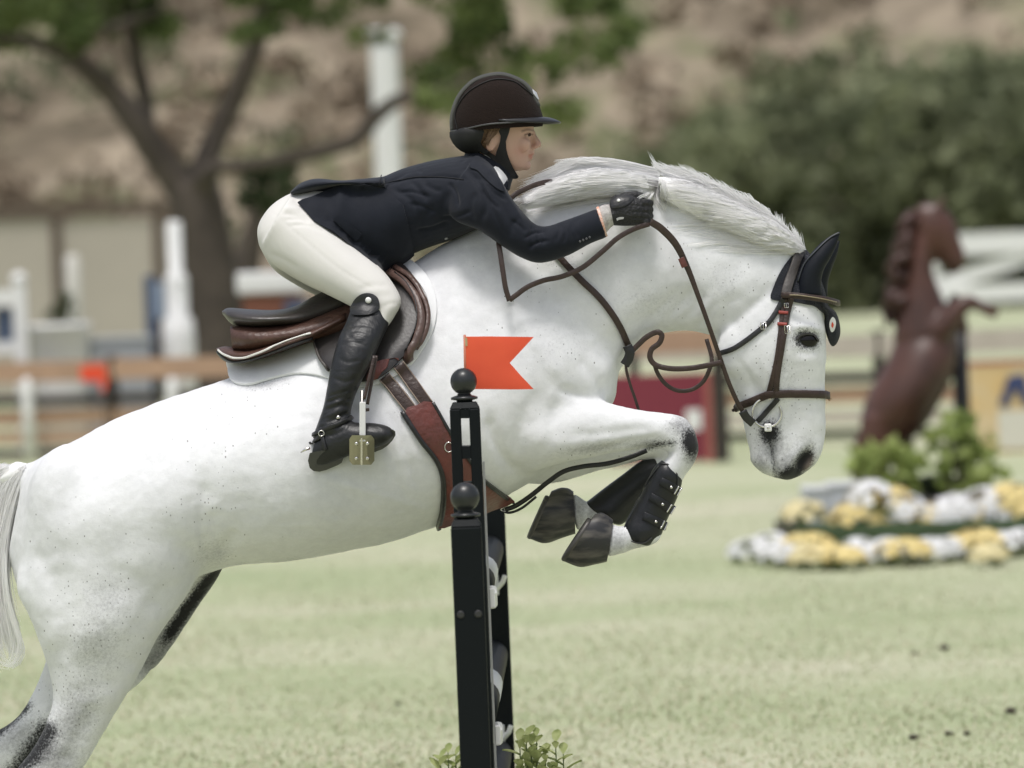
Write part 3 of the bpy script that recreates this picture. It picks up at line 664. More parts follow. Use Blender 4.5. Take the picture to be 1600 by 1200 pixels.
# ---------------------------------------------------------------- boots on the forelegs
BOOT = mat('leg_boot_black', (.013, .014, .016), .36, bump=(60, .15), spec=.4)
def leg_boot(poly, y, hw, label, strapsp=None):
    c = P(poly[0][0], poly[0][1], y)
    t = thing('leg_boot', c, label, 'leg boot', 'black boots on the forelegs')
    pts = [list(r[:4]) + [r[4], y] for r in poly]
    V_, F_ = loft(pts, n=26, sub=6); sh = mesh_obj('shell', V_, F_, BOOT, t)
    return t, sh
t, sh = leg_boot([(1060, 736, 1034, 719, .030), (1066, 748, 1022, 730, .040), (1062, 768, 1012, 750, .040), (1052, 792, 1000, 776, .037), (1040, 818, 986, 802, .037), (1032, 838, 975, 824, .042), (1016, 852, 978, 840, .036), (1004, 852, 988, 846, .014)], -.15, .04, 'black tendon boot with three strap fastenings on the nearer foreleg')
BBV = bvh_of(sh.data)
mb = MB(); strap(mb, [(1030, 728), (1010, 756), (994, 788), (978, 820), (977, 836), (990, 846), (1006, 848), (1018, 840)], 2.2, .0015, BBV); strap(mb, [(1032, 724), (1048, 728), (1058, 744), (1058, 765)], 2.2, .0015, BBV)
mb.build('piping', mat('boot_edge', (.035, .036, .038), .5), t, True)
for (ax, ay, bx, by) in ((1032, 752, 1060, 768), (1016, 776, 1050, 797), (1005, 806, 1039, 822)):
    mb = MB(); strap(mb, [(ax, ay), ((ax + bx) / 2, (ay + by) / 2 - 1), (bx, by)], 13, .004, BBV); s_ = mb.build('fastening_strap', BOOT, t, True)
    mb = MB(); p, n_ = hit(ax + (bx - ax) * .55, ay + (by - ay) * .55, BBV); mb.lathe(p + n_ * .005, [(.0045, 0), (.0045, .003), (.001, .005)], 10, n_); mb.build('stud', STEEL, s_, True)
    mb = MB(); k = .82; q = (ax + (bx - ax) * k, ay + (by - ay) * k); d = np.array((-(by - ay), bx - ax), float); d /= np.linalg.norm(d)
    for e_ in (0, .14): strap(mb, [(q[0] + (bx - ax) * e_ - d[0] * 7, q[1] + (by - ay) * e_ - d[1] * 7), (q[0] + (bx - ax) * e_ + d[0] * 7, q[1] + (by - ay) * e_ + d[1] * 7)], 2.4, .0065, BBV, sm=0)
    mb.build('buckle', STEEL, s_, True)
t, sh = leg_boot([(1046, 730, 1030, 714, .02), (1044, 748, 1004, 719, .038), (1014, 778, 972, 742, .038), (992, 800, 945, 762, .036), (970, 820, 922, 780, .038), (945, 812, 915, 786, .03), (935, 804, 918, 792, .012)], .14, .04, 'plain black tendon boot on the farther foreleg, behind the strapped one')
# ---------------------------------------------------------------- saddle pad, saddle, girth
pad_t = sheet_obj('saddle_pad', WHITE_CLOTH, None, [(359, 566), (357, 580), (360, 594), (372, 602), (392, 603), (420, 595), (460, 586), (490, 587), (515, 593), (560, 606), (605, 596), (642, 571), (660, 548), (676, 520), (683, 488), (680, 460), (668, 432), (645, 410), (630, 412), (600, 440), (540, 490), (470, 528), (410, 550)], .012, bvh=HBV, step=11, puff=.004)
tag(pad_t, 'white quilted pad lying under the brown saddle', 'saddle pad')
PADV = bvh_of(HM, pad_t.data)
saddle = thing('saddle', P(520, 500, 0), 'brown leather jumping saddle on the white pad', 'saddle')
V_, F_ = loft([(347, 486, 349, 492, .03), (358, 481, 366, 508, .115), (390, 483, 402, 514, .165), (430, 484, 442, 512, .175), (462, 478, 480, 512, .16), (495, 460, 520, 505, .13), (540, 440, 560, 490, .115), (590, 422, 606, 462, .11), (622, 414, 636, 436, .085), (640, 410, 646, 422, .03)], n=30, sub=6)
mesh_obj('seat', V_, F_, SEATL, saddle)
for mi in (False, True):
    V_, F_ = loft([(360, 510, 364, 546, .045, -.075), (385, 509, 390, 550, .075, -.085), (430, 508, 438, 545, .085, -.095), (475, 500, 485, 535, .085, -.10), (540, 475, 560, 520, .075, -.10), (600, 440, 615, 480, .05, -.08)], n=22, sub=5, mirror=mi)
    mesh_obj('panel', V_, F_, LEATHER_MID, saddle)
V_, F_ = loft([(338, 544, 341, 551, .02), (352, 541, 357, 566, .10), (372, 543, 378, 566, .15), (400, 541, 404, 562, .18), (445, 526, 448, 548, .20), (490, 508, 494, 532, .205), (540, 480, 546, 510, .19)], n=26, sub=5)
hpo = mesh_obj('half_pad', V_, F_, LEATHER_MID, saddle)
HPV = bvh_of(hpo.data)
mb = MB(); strap(mb, [(342, 547), (350, 553), (366, 558), (390, 556), (420, 545), (450, 533), (486, 521)], 3.2, .003, HPV); mb.build('piping', WHITE_PIPE, saddle, True)
mb = MB(); strap(mb, [(341, 550), (350, 559), (366, 564), (390, 561), (420, 551), (450, 540), (488, 527)], 9, .004, HPV); mb.build('rim', LEATHER_BLK, saddle, True)
fl = sheet_obj('flap', mat('flap_leather', (.026, .023, .022), .36, bump=(120, .06), vary=(9, (.055, .05, .047), .6)), saddle, [(468, 494), (478, 492), (486, 510), (491, 535), (500, 560), (514, 578), (540, 592), (568, 598), (592, 592), (612, 578), (628, 562), (652, 546), (667, 522), (672, 500), (667, 465), (652, 440), (630, 416), (610, 424), (570, 440), (520, 464), (490, 480)], .010, bvh=PADV, step=9, off=.006, relief=lambda x, y: .004)
FLV = bvh_of(fl.data)
mb = MB(); strap(mb, [(612, 430), (635, 446), (652, 470), (659, 498), (654, 522), (642, 545), (631, 560)], 13, .020, FLV); strap(mb, [(620, 420), (645, 440), (662, 470), (667, 498), (661, 524), (648, 545)], 8, .014, FLV)
mb.build('knee_roll', mat('knee_roll_leather', (.115, .068, .055), .38, bump=(90, .2), vary=(14, (.04, .025, .02), .6)), saddle, True)
mb = MB(); strap(mb, [(622, 432), (642, 452), (652, 478), (653, 502), (645, 528), (632, 548)], 2, .021, FLV); mb.build('stitch_line', LEATHER_BLK, saddle, True)
sheet_obj('sweat_flap', LEATHER_RED, saddle, [(572, 594), (584, 570), (600, 562), (622, 560), (616, 574), (598, 588)], .004, bvh=FLV, off=.002)
mb = MB(); strap(mb, [(476, 500), (498, 493), (518, 486)], 8, .006, FLV, off=.004); mb.build('billet_keeper', LEATHER, saddle, True)
mb = MB(); strap(mb, [(469, 496), (478, 497), (487, 512), (492, 536), (501, 561), (515, 578)], 4, .006, FLV); mb.build('flap_edge', mat('edge_leather', (.07, .062, .056), .4), saddle, True)
girth = thing('girth', P(690, 800, 0), 'red brown leather girth buckled under the horse behind the black standard', 'girth')
sheet_obj('belly_guard', LEATHER_RED, girth, [(628, 644), (656, 686), (680, 717), (690, 742), (692, 766), (690, 794), (684, 821), (706, 816), (735, 807), (770, 793), (802, 780), (775, 764), (752, 745), (728, 712), (704, 678), (674, 629), (650, 634)], .009, bvh=HBV, step=9, off=.004, smooth_outline=2)
mb = MB(); strap(mb, [(628, 644), (656, 687), (680, 718), (690, 742), (692, 766), (690, 794), (684, 822)], 7, .012, HBV); mb.build('edge_binding', LEATHER_BLK, girth, True)
mb = MB(); strap(mb, [(675, 630), (704, 678), (728, 712), (752, 745), (778, 766), (802, 782)], 5, .014, HBV); mb.build('edge_binding', LEATHER_BLK, girth, True)
GBV = bvh_of(HM, pad_t.data)
for a_, b_ in (((600, 588), (646, 646)), ((622, 570), (668, 634))):
    mb = MB(); strap(mb, [a_, ((a_[0] + b_[0]) / 2, (a_[1] + b_[1]) / 2 - 1), b_], 19, .006, GBV, off=.004); mb.build('billet_strap', LEATHER, girth, True)
    mb = MB(); d = np.array((b_[1] - a_[1], -(b_[0] - a_[0])), float); d /= np.linalg.norm(d)
    for s_ in (-8.5, 8.5): strap(mb, [(a_[0] + d[0] * s_, a_[1] + d[1] * s_), (b_[0] + d[0] * s_, b_[1] + d[1] * s_)], 1.6, .0065, GBV, off=.004)
    mb.build('edge_line', mat('pale_edge', (.32, .25, .20), .5), girth, True)
mb = MB(); p, n_ = hit(699, 697, HBV); ring = [p + n_ * .016 + Vector((math.cos(a) * .011, 0, math.sin(a) * .013)) for a in np.linspace(0, 6.283, 20)]; mb.tube(ring, .0016, 6, False); mb.build('ring', STEEL, girth, True)
# ---------------------------------------------------------------- fly bonnet
bonnet = thing('fly_bonnet', P(1262, 430, 0), 'dark navy knitted ear bonnet on the white horse', 'ear bonnet')
cap = sheet_obj('cap', NAVY_KNIT, bonnet, [(1204, 466), (1208, 450), (1217, 428), (1230, 408), (1243, 395), (1258, 392), (1272, 416), (1284, 450), (1290, 474), (1288, 490), (1282, 487), (1272, 479), (1258, 476), (1244, 473), (1228, 470), (1214, 470)], .006, bvh=HBV, step=7, off=.002)
cap2 = mesh_obj('cap', [(v.co.x, -v.co.y, v.co.z) for v in cap.data.vertices], [tuple(p.vertices)[::-1] for p in cap.data.polygons], NAVY_KNIT, bonnet)
V_, F_ = loft([(1262, 398, 1252, 402, .04), (1277, 425, 1262, 430, .06), (1288, 452, 1270, 455, .066), (1294, 476, 1276, 478, .062), (1306, 488, 1287, 490, .052), (1312, 505, 1288, 506, .045), (1313, 522, 1291, 522, .034), (1308, 536, 1296, 536, .018), (1303, 541, 1300, 541, .004)], n=20, sub=4); o = mesh_obj('flap', V_, F_, NAVY_KNIT, bonnet)
BNV = bvh_of(o.data)
sheet_obj('emblem', mat('emblem_white', (.8, .8, .8), .6), bonnet, [(1301, 495), (1305, 500), (1305.5, 508), (1303, 517), (1299, 518), (1296.5, 510), (1297, 501)], .002, bvh=BNV, step=4, off=.001)
sheet_obj('emblem_mark', mat('emblem_red', (.65, .08, .04), .6), bonnet, [(1301, 502), (1303, 507), (1301.5, 512), (1299, 509), (1299.5, 505)], .0015, bvh=BNV, step=4, off=.0035, smooth_outline=1)
for rows in ([(1285, 462, 1243, 462, .034, -.058), (1283, 440, 1247, 436, .034, -.06), (1288, 420, 1255, 414, .032, -.062), (1297, 404, 1267, 396, .027, -.063), (1304, 390, 1281, 381, .019, -.063), (1309, 377, 1297, 369, .010, -.062), (1313, 362, 1310, 363, .002, -.06)],
             [(1293, 462, 1255, 462, .034, .055), (1294, 440, 1262, 436, .034, .055), (1300, 420, 1272, 414, .032, .055), (1306, 404, 1282, 398, .025, .055), (1310, 390, 1296, 386, .014, .055), (1312, 376, 1308, 377, .002, .055)]):
    V_, F_ = loft(rows, n=20, sub=5); e = mesh_obj('ear_cover', V_, F_, NAVY_EAR, bonnet)
    # hollow of the ear on the front edge
    me = e.data; Vv, Ee = mesh_arrays(me); Nn = normals(me); Qq = proj(Vv); k = np.clip(Nn[:, 0] * .9 - Nn[:, 1] * .5, 0, 1) * stroke_w(Qq, [(1278, 450), (1290, 412), (1304, 384)] if rows[0][5] < 0 else [(1288, 450), (1298, 412), (1306, 390)], 7)
    me.vertices.foreach_set('co', (Vv - Nn * (k * .014)[:, None]).ravel()); me.update()
mb = MB(); EV = bvh_of(*[c_.data for c_ in bonnet.children if c_.name.startswith('ear_cover')][:1]); strap(mb, [(1248, 440), (1258, 413), (1278, 390), (1296, 373), (1311, 364)], 2.4, .003, EV); mb.build('seam', mat('seam_grey', (.05, .055, .065), .5), bonnet, True)
# ---------------------------------------------------------------- bridle
bridle = thing('bridle', P(1215, 560, 0), 'brown leather bridle with ring bit on the horse\'s head', 'bridle')
BV = bvh_of(HM, cap.data)
def mir(o):
    return mesh_obj(o.name.split('.')[0], [(v.co.x, -v.co.y, v.co.z) for v in o.data.vertices], [tuple(p.vertices)[::-1] for p in o.data.polygons], o.data.materials[0], bridle)
hp = mat('headpiece_leather', (.075, .066, .062), .45, bump=(100, .2), vary=(20, (.04, .035, .032), .5))
mb = MB(); strap(mb, [(1250, 392), (1243, 408), (1236, 430), (1230, 450), (1227, 464)], 15, .006, BV, off=.003); o = mb.build('headpiece', hp, bridle, True); mir(o)
def bb_n(p):
    c_ = P(1262, 470, 0); v_ = p - c_; v_.z = 0; return v_.normalized() if v_.length > 1e-4 else Vector((1, 0, 0))
mb = MB(); strap3(mb, [(1222, 461, -.098), (1245, 462, -.112), (1268, 465, -.108), (1288, 468, -.085), (1303, 472, -.045), (1309, 474, 0), (1303, 472, .045), (1288, 468, .085), (1268, 465, .108), (1245, 462, .112), (1222, 461, .098)], 9.5, .007, bb_n); mb.build('browband', LEATHER, bridle, True)
mb = MB(); strap3(mb, [(1230, 461, -.106), (1245, 461, -.120), (1268, 464, -.116), (1288, 467.5, -.093), (1304, 471.5, -.052), (1311, 473.5, 0), (1304, 471.5, .052)], 1.6, .003, bb_n); mb.build('piping', mat('gold_piping', (.30, .25, .16), .4), bridle, True)
mb = MB(); strap(mb, [(1236, 466), (1230, 490), (1226, 515), (1221, 545), (1215, 580), (1213, 612)], 9, .005, BV, off=.003); o = mb.build('cheekpiece', LEATHER, bridle, True); mir(o)
mb = MB(); strap(mb, [(1226, 466), (1223, 490), (1220, 520), (1215, 555), (1208, 590), (1201, 618)], 9, .004, BV, off=.002); o = mb.build('noseband_hanger', LEATHER, bridle, True); mir(o)
mb = MB(); strap(mb, [(1224, 466), (1214, 485), (1203, 502), (1190, 514), (1168, 531), (1146, 545), (1126, 552)], 8, .005, BV, off=.003); o = mb.build('throatlatch', LEATHER_BLK, bridle, True); mir(o)
for x, y in ((1223, 489), (1221.5, 507)):
    mb = MB(); strap(mb, [(x - 7, y - .5), (x, y), (x + 8, y + 1)], 5, .008, BV, off=.003, sm=1); mb.build('keeper', RED_BIT, bridle, True)
def buckle(x, y, w_, h_, parent, bv, off=.009):
    p, n_ = hit(x, y, bv); c_ = p + n_ * off; k = mpp(); mb = MB()
    pts = [c_ + Vector((sx * w_ * k / 2, 0, sz * h_ * k / 2)) for sx, sz in ((-1, -1), (1, -1), (1, 1), (-1, 1), (-1, -1))]
    mb.tube(pts, .0014, 6); mb.bar(c_ + Vector((0, 0, h_ * k / 2)), c_ - Vector((0, 0, h_ * k / 2)), .002); mb.build('buckle', STEEL, parent, True)
buckle(1230, 515, 8, 12, bridle, BV); buckle(1193, 510, 8, 10, bridle, BV); buckle(1228, 478, 6, 7, bridle, BV)
mb = MB(); strap(mb, [(1149, 640), (1158, 634), (1172, 628), (1188, 621), (1202, 616), (1222, 615), (1250, 615), (1275, 616), (1289, 617)], 12, .007, HBV, off=.003); o = mb.build('noseband', LEATHER, bridle, True); mir(o)
def nb_n(p):
    c_ = P(1240, 617, 0); v_ = p - c_; v_.z = 0; return v_.normalized()
h1 = hit(1280, 617, HBV)[0].y
mb = MB(); strap3(mb, [(1280, 616.5, h1 - .004), (1287, 617, h1 * .8), (1292.5, 618, h1 * .4), (1294, 618, 0), (1292.5, 618, -h1 * .4), (1287, 617, -h1 * .8), (1280, 616.5, -h1 + .004)], 12, .006, nb_n); mb.build('noseband', LEATHER, bridle, True)
mb = MB(); strap(mb, [(1216, 622), (1206, 634), (1196, 645), (1184, 658)], 8, .005, HBV, off=.003); o = mb.build('flash_strap', LEATHER_BLK, bridle, True); mir(o)
p, n_ = hit(1198, 645, HBV); c_ = Vector((P(1198, 645, p.y - .014)))
for sg in (-1, 1):
    mb = MB(); mb.tube([Vector((c_.x + math.cos(a) * 22.5 * mpp(), c_.y * -sg, c_.z + math.sin(a) * 22.5 * mpp())) for a in np.linspace(0, 2 * math.pi, 41)], .0034, 8, False); r_ = mb.build('bit_ring', STEEL, bridle, True)
mb = MB(); q = P(1200, 668, c_.y); mb.box(q, (.020, .022, .022)); o = mb.build('bit_stop', RUBBER, bridle, False, bevel=.004); 
mb = MB(); mb.lathe(q + Vector((0, -.0112, 0)), [(.004, 0), (.003, .0015)], 10, (0, -1, 0)); mb.build('rivet', STEEL, o, True)
mb = MB(); mb.tube([q, Vector((q.x, 0, q.z + .004)), Vector((q.x, -q.y, q.z))], .007, 10); mb.build('bit_bar', STEEL, bridle, True)
mb = MB(); mb.tube([P(1291, 620, -.018), P(1296, 626, -.018), P(1299, 622, -.018)], .002, 6); mb.build('noseband_hook', mat('bronze', (.25, .17, .09), .4, metal=.8), bridle, True)
# ---------------------------------------------------------------- reins, martingale
reins = thing('reins', P(1015, 345, -.15), 'brown leather reins running from the bit to the gloved hand', 'reins')
mb = MB(); strap3(mb, [(1166, 652, -.085), (1152, 628, -.098), (1138, 596, -.108), (1124, 556, -.116), (1108, 510, -.130), (1090, 460, -.136), (1074, 418, -.140), (1056, 382, -.148), (1034, 358, -.158), (1016, 346, -.165)], [7, 7, 7, 7, 7, 7.5, 9, 11, 11.5, 11], .0034); mb.build('rein', LEATHER, reins, True)
mb = MB(); strap3(mb, [(1176, 661, -.075), (1166, 652, -.087), (1160, 642, -.095)], 13, .006, sub=5); mb.build('bit_loop', LEATHER_BLK, reins, True)
mb = MB(); strap3(mb, [(1064, 403, -.152), (1067, 410, -.152), (1070, 417, -.151)], 10, .0055); mb.build('rein_stop', LEATHER_RED, reins, True)
mb = MB(); strap3(mb, [(1014, 350, -.165), (990, 358, -.175), (965, 372, -.185), (940, 394, -.195), (910, 418, -.205), (878, 432, -.215), (850, 438, -.222), (825, 448, -.228), (808, 460, -.232), (796, 469, -.235)], 8, .0032); mb.build('rein', LEATHER, reins, True)
mb = MB(); strap3(mb, [(796, 470, -.237), (790, 450, -.236), (786, 425, -.232), (782, 398, -.222), (779, 376, -.200), (780, 345, -.155), (788, 322, -.125), (805, 304, -.115), (828, 292, -.105), (846, 286, -.095), (860, 284, -.075), (870, 287, -.03)], 8, .0032); mb.build('rein', LEATHER, reins, True)
buckle(797, 470, 10, 8, reins, HBV, .012)
martingale = thing('martingale', P(980, 560, -.1), 'brown leather breastplate and martingale straps on the horse\'s chest', 'martingale')
mb = MB(); strap(mb, [(866, 392), (882, 412), (905, 435), (935, 464), (955, 490), (970, 516), (982, 545)], 10, .005, HBV, off=.006); mb.build('neck_strap', LEATHER, martingale, True)
mb = MB(); strap3(mb, [(980, 540, -.10), (984, 550, -.10), (982, 560, -.098), (976, 570, -.096)], 15, .008); mb.build('joint', LEATHER_BLK, martingale, True)
mb = MB(); strap3(mb, [(984, 552, -.10), (996, 540, -.10), (1010, 527, -.10), (1026, 519, -.10), (1034, 524, -.10), (1030, 536, -.10), (1018, 546, -.10), (1016, 560, -.10), (1026, 571, -.10), (1050, 576, -.105), (1080, 575, -.11), (1105, 571, -.115), (1128, 566, -.12)], 8.5, .006); mb.build('fork_strap', LEATHER, martingale, True)
mb = MB(); strap3(mb, [(1022, 568, -.09), (1028, 584, -.085), (1040, 600, -.08), (1058, 610, -.075), (1080, 609, -.07), (1098, 597, -.07), (1108, 578, -.07), (1112, 560, -.06), (1104, 530, -.05)], 6.5, .005); mb.build('fork_strap', LEATHER, martingale, True)
mb = MB(); strap3(mb, [(978, 568, -.095), (979, 580, -.095), (985, 602, -.09), (992, 622, -.08), (999, 644, -.07)], 4.5, .004); mb.build('chest_strap', LEATHER, martingale, True)
mb = MB(); strap3(mb, [(790, 796, -.01), (806, 790, -.02), (830, 774, -.05), (855, 754, -.07), (880, 737, -.075), (910, 729, -.07), (950, 724, -.06), (985, 714, -.05), (1010, 704, -.04)], 7.5, .006); mb.build('chest_strap', LEATHER_BLK, martingale, True)
mb = MB(); strap3(mb, [(784, 797, -.01), (796, 801, -.012), (815, 794, -.03), (838, 776, -.055)], 4, .005); mb.build('chest_strap', LEATHER_BLK, martingale, True)
mb = MB(); c_ = P(789, 796, -.014); mb.tube([c_ + Vector((math.cos(a) * .011, 0, math.sin(a) * .005)) for a in np.linspace(0, 6.2832, 17)], .0016, 6, False); mb.build('ring', STEEL, martingale, True)
# ================================================================ the rider
def fabric(name, col, rough, dark, folds, sheen=.0, fine=(600, .05), spec=.3):
    m = mat(name, col, rough, spec=spec, sheen=sheen, vary=(6, dark, .5)); n = m.node_tree.nodes; l = m.node_tree.links; b = n['Principled BSDF']; tc = n.new('ShaderNodeTexCoord')
    a = n.new('ShaderNodeTexNoise'); a.inputs['Scale'].default_value = folds[0]; a.inputs['Detail'].default_value = 4; a.inputs['Distortion'].default_value = 1.2
    f = n.new('ShaderNodeTexNoise'); f.inputs['Scale'].default_value = fine[0]; f.inputs['Detail'].default_value = 2
    mx = n.new('ShaderNodeMath'); mx.operation = 'MULTIPLY_ADD'; mx.inputs[1].default_value = fine[1]
    bp = n.new('ShaderNodeBump'); bp.inputs['Strength'].default_value = folds[1]; bp.inputs['Distance'].default_value = .02
    l.new(tc.outputs['Object'], a.inputs['Vector']); l.new(tc.outputs['Object'], f.inputs['Vector']); l.new(f.outputs['Fac'], mx.inputs[0]); l.new(a.outputs['Fac'], mx.inputs[2]); l.new(mx.outputs[0], bp.inputs['Height']); l.new(bp.outputs[0], b.inputs['Normal'])
    return m
def skin_mat():
    m = mat('skin', (.56, .345, .255), .5, sss=.08, bump=(300, .06)); n = m.node_tree.nodes; l = m.node_tree.links; b = n['Principled BSDF']
    at = n.new('ShaderNodeAttribute'); at.attribute_name = 'blush'; ad = n.new('ShaderNodeAttribute'); ad.attribute_name = 'brow'
    m1 = n.new('ShaderNodeMix'); m1.data_type = 'RGBA'; m1.inputs[6].default_value = (.57, .36, .27, 1); m1.inputs[7].default_value = (.52, .20, .15, 1); l.new(at.outputs['Fac'], m1.inputs[0])
    m2 = n.new('ShaderNodeMix'); m2.data_type = 'RGBA'; l.new(m1.outputs[2], m2.inputs[6]); m2.inputs[7].default_value = (.10, .06, .04, 1); l.new(ad.outputs['Fac'], m2.inputs[0]); l.new(m2.outputs[2], b.inputs['Base Color']); return m
SKIN = skin_mat()
JACKET = fabric('navy_jacket_cloth', (.008, .0105, .018), .75, (.005, .0065, .011), (9, .16), sheen=.12, spec=.2)
BREECH = fabric('cream_breeches_cloth', (.70, .685, .65), .78, (.63, .615, .58), (7, .10), sheen=.1)
BOOTL = fabric('black_boot_leather', (.010, .011, .012), .44, (.02, .02, .022), (22, .22), fine=(300, .08), spec=.5)
GLOVE = mat('black_glove', (.010, .010, .011), .55, bump=(160, .5))
SHIRT = mat('white_shirt', (.78, .78, .78), .8)
rider = thing('person', P(520, 480, 0), 'rider in navy jacket, cream breeches and dark helmet crouched over the white horse', 'person')
torso = [(470, 300, 500, 392, .150), (520, 286, 560, 405, .158), (560, 281, 602, 420, .152), (592, 278, 635, 402, .146), (630, 263, 672, 386, .152), (675, 251, 715, 372, .168), (712, 245, 755, 352, .182), (736, 242, 785, 326, .168), (748, 244, 795, 300, .11)]
arm = [(738, 252, 690, 318, .055, -.12), (776, 272, 712, 345, .062, -.17), (797, 306, 748, 360, .058, -.195), (822, 337, 785, 385, .053, -.205), (838, 351, 815, 403, .050, -.208), (856, 353, 845, 411, .049, -.208), (880, 345, 886, 400, .046, -.20), (908, 335, 922, 381, .042, -.185), (932, 326, 948, 371, .040, -.170)]
thigh = [(455, 306, 408, 385, .115, -.08), (500, 338, 428, 414, .105, -.115), (552, 384, 472, 442, .095, -.155), (592, 416, 514, 462, .084, -.187), (614, 442, 552, 481, .072, -.212), (627, 470, 578, 496, .060, -.228), (616, 496, 566, 506, .052, -.242), (602, 516, 560, 516, .046, -.262)]
thigh_far = [(r[0], r[1] + 6, r[2] + 2, r[3] + 10, r[4], -r[5]) for r in thigh]
hips = [(530, 290, 570, 400, .14), (490, 290, 520, 410, .165), (452, 303, 470, 424, .175), (425, 320, 440, 424, .165), (408, 342, 418, 406, .125), (402, 358, 405, 384, .05)]
calf = [(612, 484, 550, 477, .048, -.238), (608, 506, 541, 503, .054, -.262), (596, 532, 530, 526, .056, -.295), (583, 562, 519, 563, .054, -.318), (567, 592, 512, 600, .047, -.33), (554, 622, 506, 632, .041, -.336), (548, 646, 499, 654, .040, -.338), (552, 664, 488, 684, .041, -.338)]
foot = [(492, 686, 485, 722, .024, -.338), (504, 668, 500, 728, .036, -.338), (528, 654, 532, 718, .041, -.345), (556, 660, 560, 706, .043, -.352), (585, 661, 588, 700, .044, -.358), (606, 666, 606, 692, .036, -.360), (616, 674, 615, 683, .014, -.36)]
skull = [(790, 120, 760, 120, .03), (820, 140, 725, 145, .07), (832, 165, 714, 170, .078), (834, 190, 712, 195, .079), (834, 203, 714, 205, .077), (833, 210, 718, 214, .074), (830, 218, 724, 222, .072), (829, 226, 732, 231, .069), (829, 236, 742, 240, .064), (827, 244, 756, 248, .058), (826, 253, 768, 254, .050), (823, 261, 782, 259, .040), (813, 268, 793, 265, .022)]
neckl = [(800, 250, 730, 215, .050), (804, 262, 738, 232, .052), (800, 272, 738, 246, .054), (794, 288, 735, 262, .062), (785, 310, 730, 290, .07)]
def shrink(st, k, kw=None):
    out = []
    for r in st:
        r = list(r); cx, cy = (r[0] + r[2]) / 2, (r[1] + r[3]) / 2
        r[0] = cx + (r[0] - cx) * k; r[1] = cy + (r[1] - cy) * k; r[2] = cx + (r[2] - cx) * k; r[3] = cy + (r[3] - cy) * k; r[4] *= (kw or k); out.append(tuple(r))
    return out
def hand_parts(sg, g=0.0):
    """palm, four curled fingers and a thumb closed on the rein; g = extra radius for the glove"""
    def Q(px, py, y): p = P(px, py, -.155); return Vector((p.x, y * -sg if sg > 0 else y, p.z))
    out = []; mb = MB()
    y = lambda v: v
    def tub(rows, rad): m_ = MB(); m_.tube([Q(*r) for r in rows], [q + g for q in rad], 12); out.append((m_.V, m_.F))
    tub([(930, 347, -.165), (945, 341, -.165), (958, 336, -.163)], [.026, .025, .026])
    V_, F_ = loft([(952, 314, 956, 352, .022 + g, -.162), (966, 307, 970, 353, .026 + g, -.162), (985, 307, 988, 353, .026 + g, -.160), (1001, 311, 1003, 351, .022 + g, -.156), (1008, 318, 1009, 346, .014 + g, -.153)], n=20, sub=4, mirror=False)
    if sg > 0: V_ = [Vector((v.x, -v.y, v.z)) for v in V_]
    out.append((V_, F_))
    for i, (yy, L) in enumerate(((316, 1.0), (326, 1.08), (336, 1.02), (345, .85))):
        tub([(998, yy, -.162), (1010, yy + 1, -.160), (1016, yy + 1.5, -.146), (1011 - 2 * i, yy + 2, -.132), (998 - 2 * i, yy + 2, -.128), (990, yy + 2, -.134)], [.0095, .0098, .0095, .0085, .008, .007])
    tub([(962, 314, -.140), (978, 307, -.134), (994, 305, -.132), (1008, 309, -.133)], [.012, .0115, .0105, .008])
    return out
bparts = [loft(shrink(s_, .88), n=24) for s_ in (torso,)] + [loft(shrink(s_, .76), n=24) for s_ in (hips, thigh)] + [loft(shrink(thigh_far, .78), n=24), loft(shrink(calf, .8), n=20), loft(shrink(calf, .8), n=20, mirror=True), loft(shrink(foot, .75), n=18), loft(shrink(foot, .75), n=18, mirror=True), loft(shrink(arm, .8), n=20), loft(shrink(arm, .8), n=20, mirror=True), loft(skull, n=36, sub=6), loft(neckl, n=28)]
for sg in (-1, 1):
    m_ = MB(); ys = lambda v: v * -sg if sg > 0 else v
    m_.tube([Vector((P(615, 470, -.23).x - .03, ys(-.228), P(615, 478, -.23).z)), Vector((P(585, 505, -.26).x, ys(-.258), P(585, 505, -.26).z))], [.034, .032], 16); bparts.append((m_.V, m_.F))
    m_ = MB(); m_.tube([P(920, 354, ys(-.18)), P(950, 341, ys(-.165))], [.026, .023], 14); bparts.append((m_.V, m_.F))
    bparts += hand_parts(sg, -.0035)
# face: nose, brow, lips, chin, ears
m_ = MB(); m_.tube([P(831, 206, 0), P(834.5, 214, 0), P(838, 221, 0), P(840.5, 227, 0)], [.008, .0085, .0105, .0115], 14); bparts.append((m_.V, m_.F))
bparts.append(ellipsoid(P(841, 226.5, 0), (.009, .0105, .008)))
for sg in (-1, 1):
    bparts.append(ellipsoid(P(837, 229, .010 * sg), (.009, .006, .006)))
    bparts.append(ellipsoid(P(768, 222, .073 * sg), (.015, .008, .027), Matrix.Rotation(.25, 3, 'Y'), 10))
    bparts.append(ellipsoid(P(818, 226, .046 * sg), (.020, .012, .022)))
bparts.append(ellipsoid(P(829.5, 234.5, 0), (.010, .014, .012))); bparts.append(ellipsoid(P(828.5, 240, 0), (.012, .019, .0062))); bparts.append(ellipsoid(P(827, 247, 0), (.0105, .016, .0062))); bparts.append(ellipsoid(P(821.5, 258.5, 0), (.015, .020, .014)))
BM_ = remesh(bparts, .0036, 'rider_body')
V, E = mesh_arrays(BM_); V = smooth_tb(V, E, 4); BM_.vertices.foreach_set('co', V.ravel()); BM_.update()
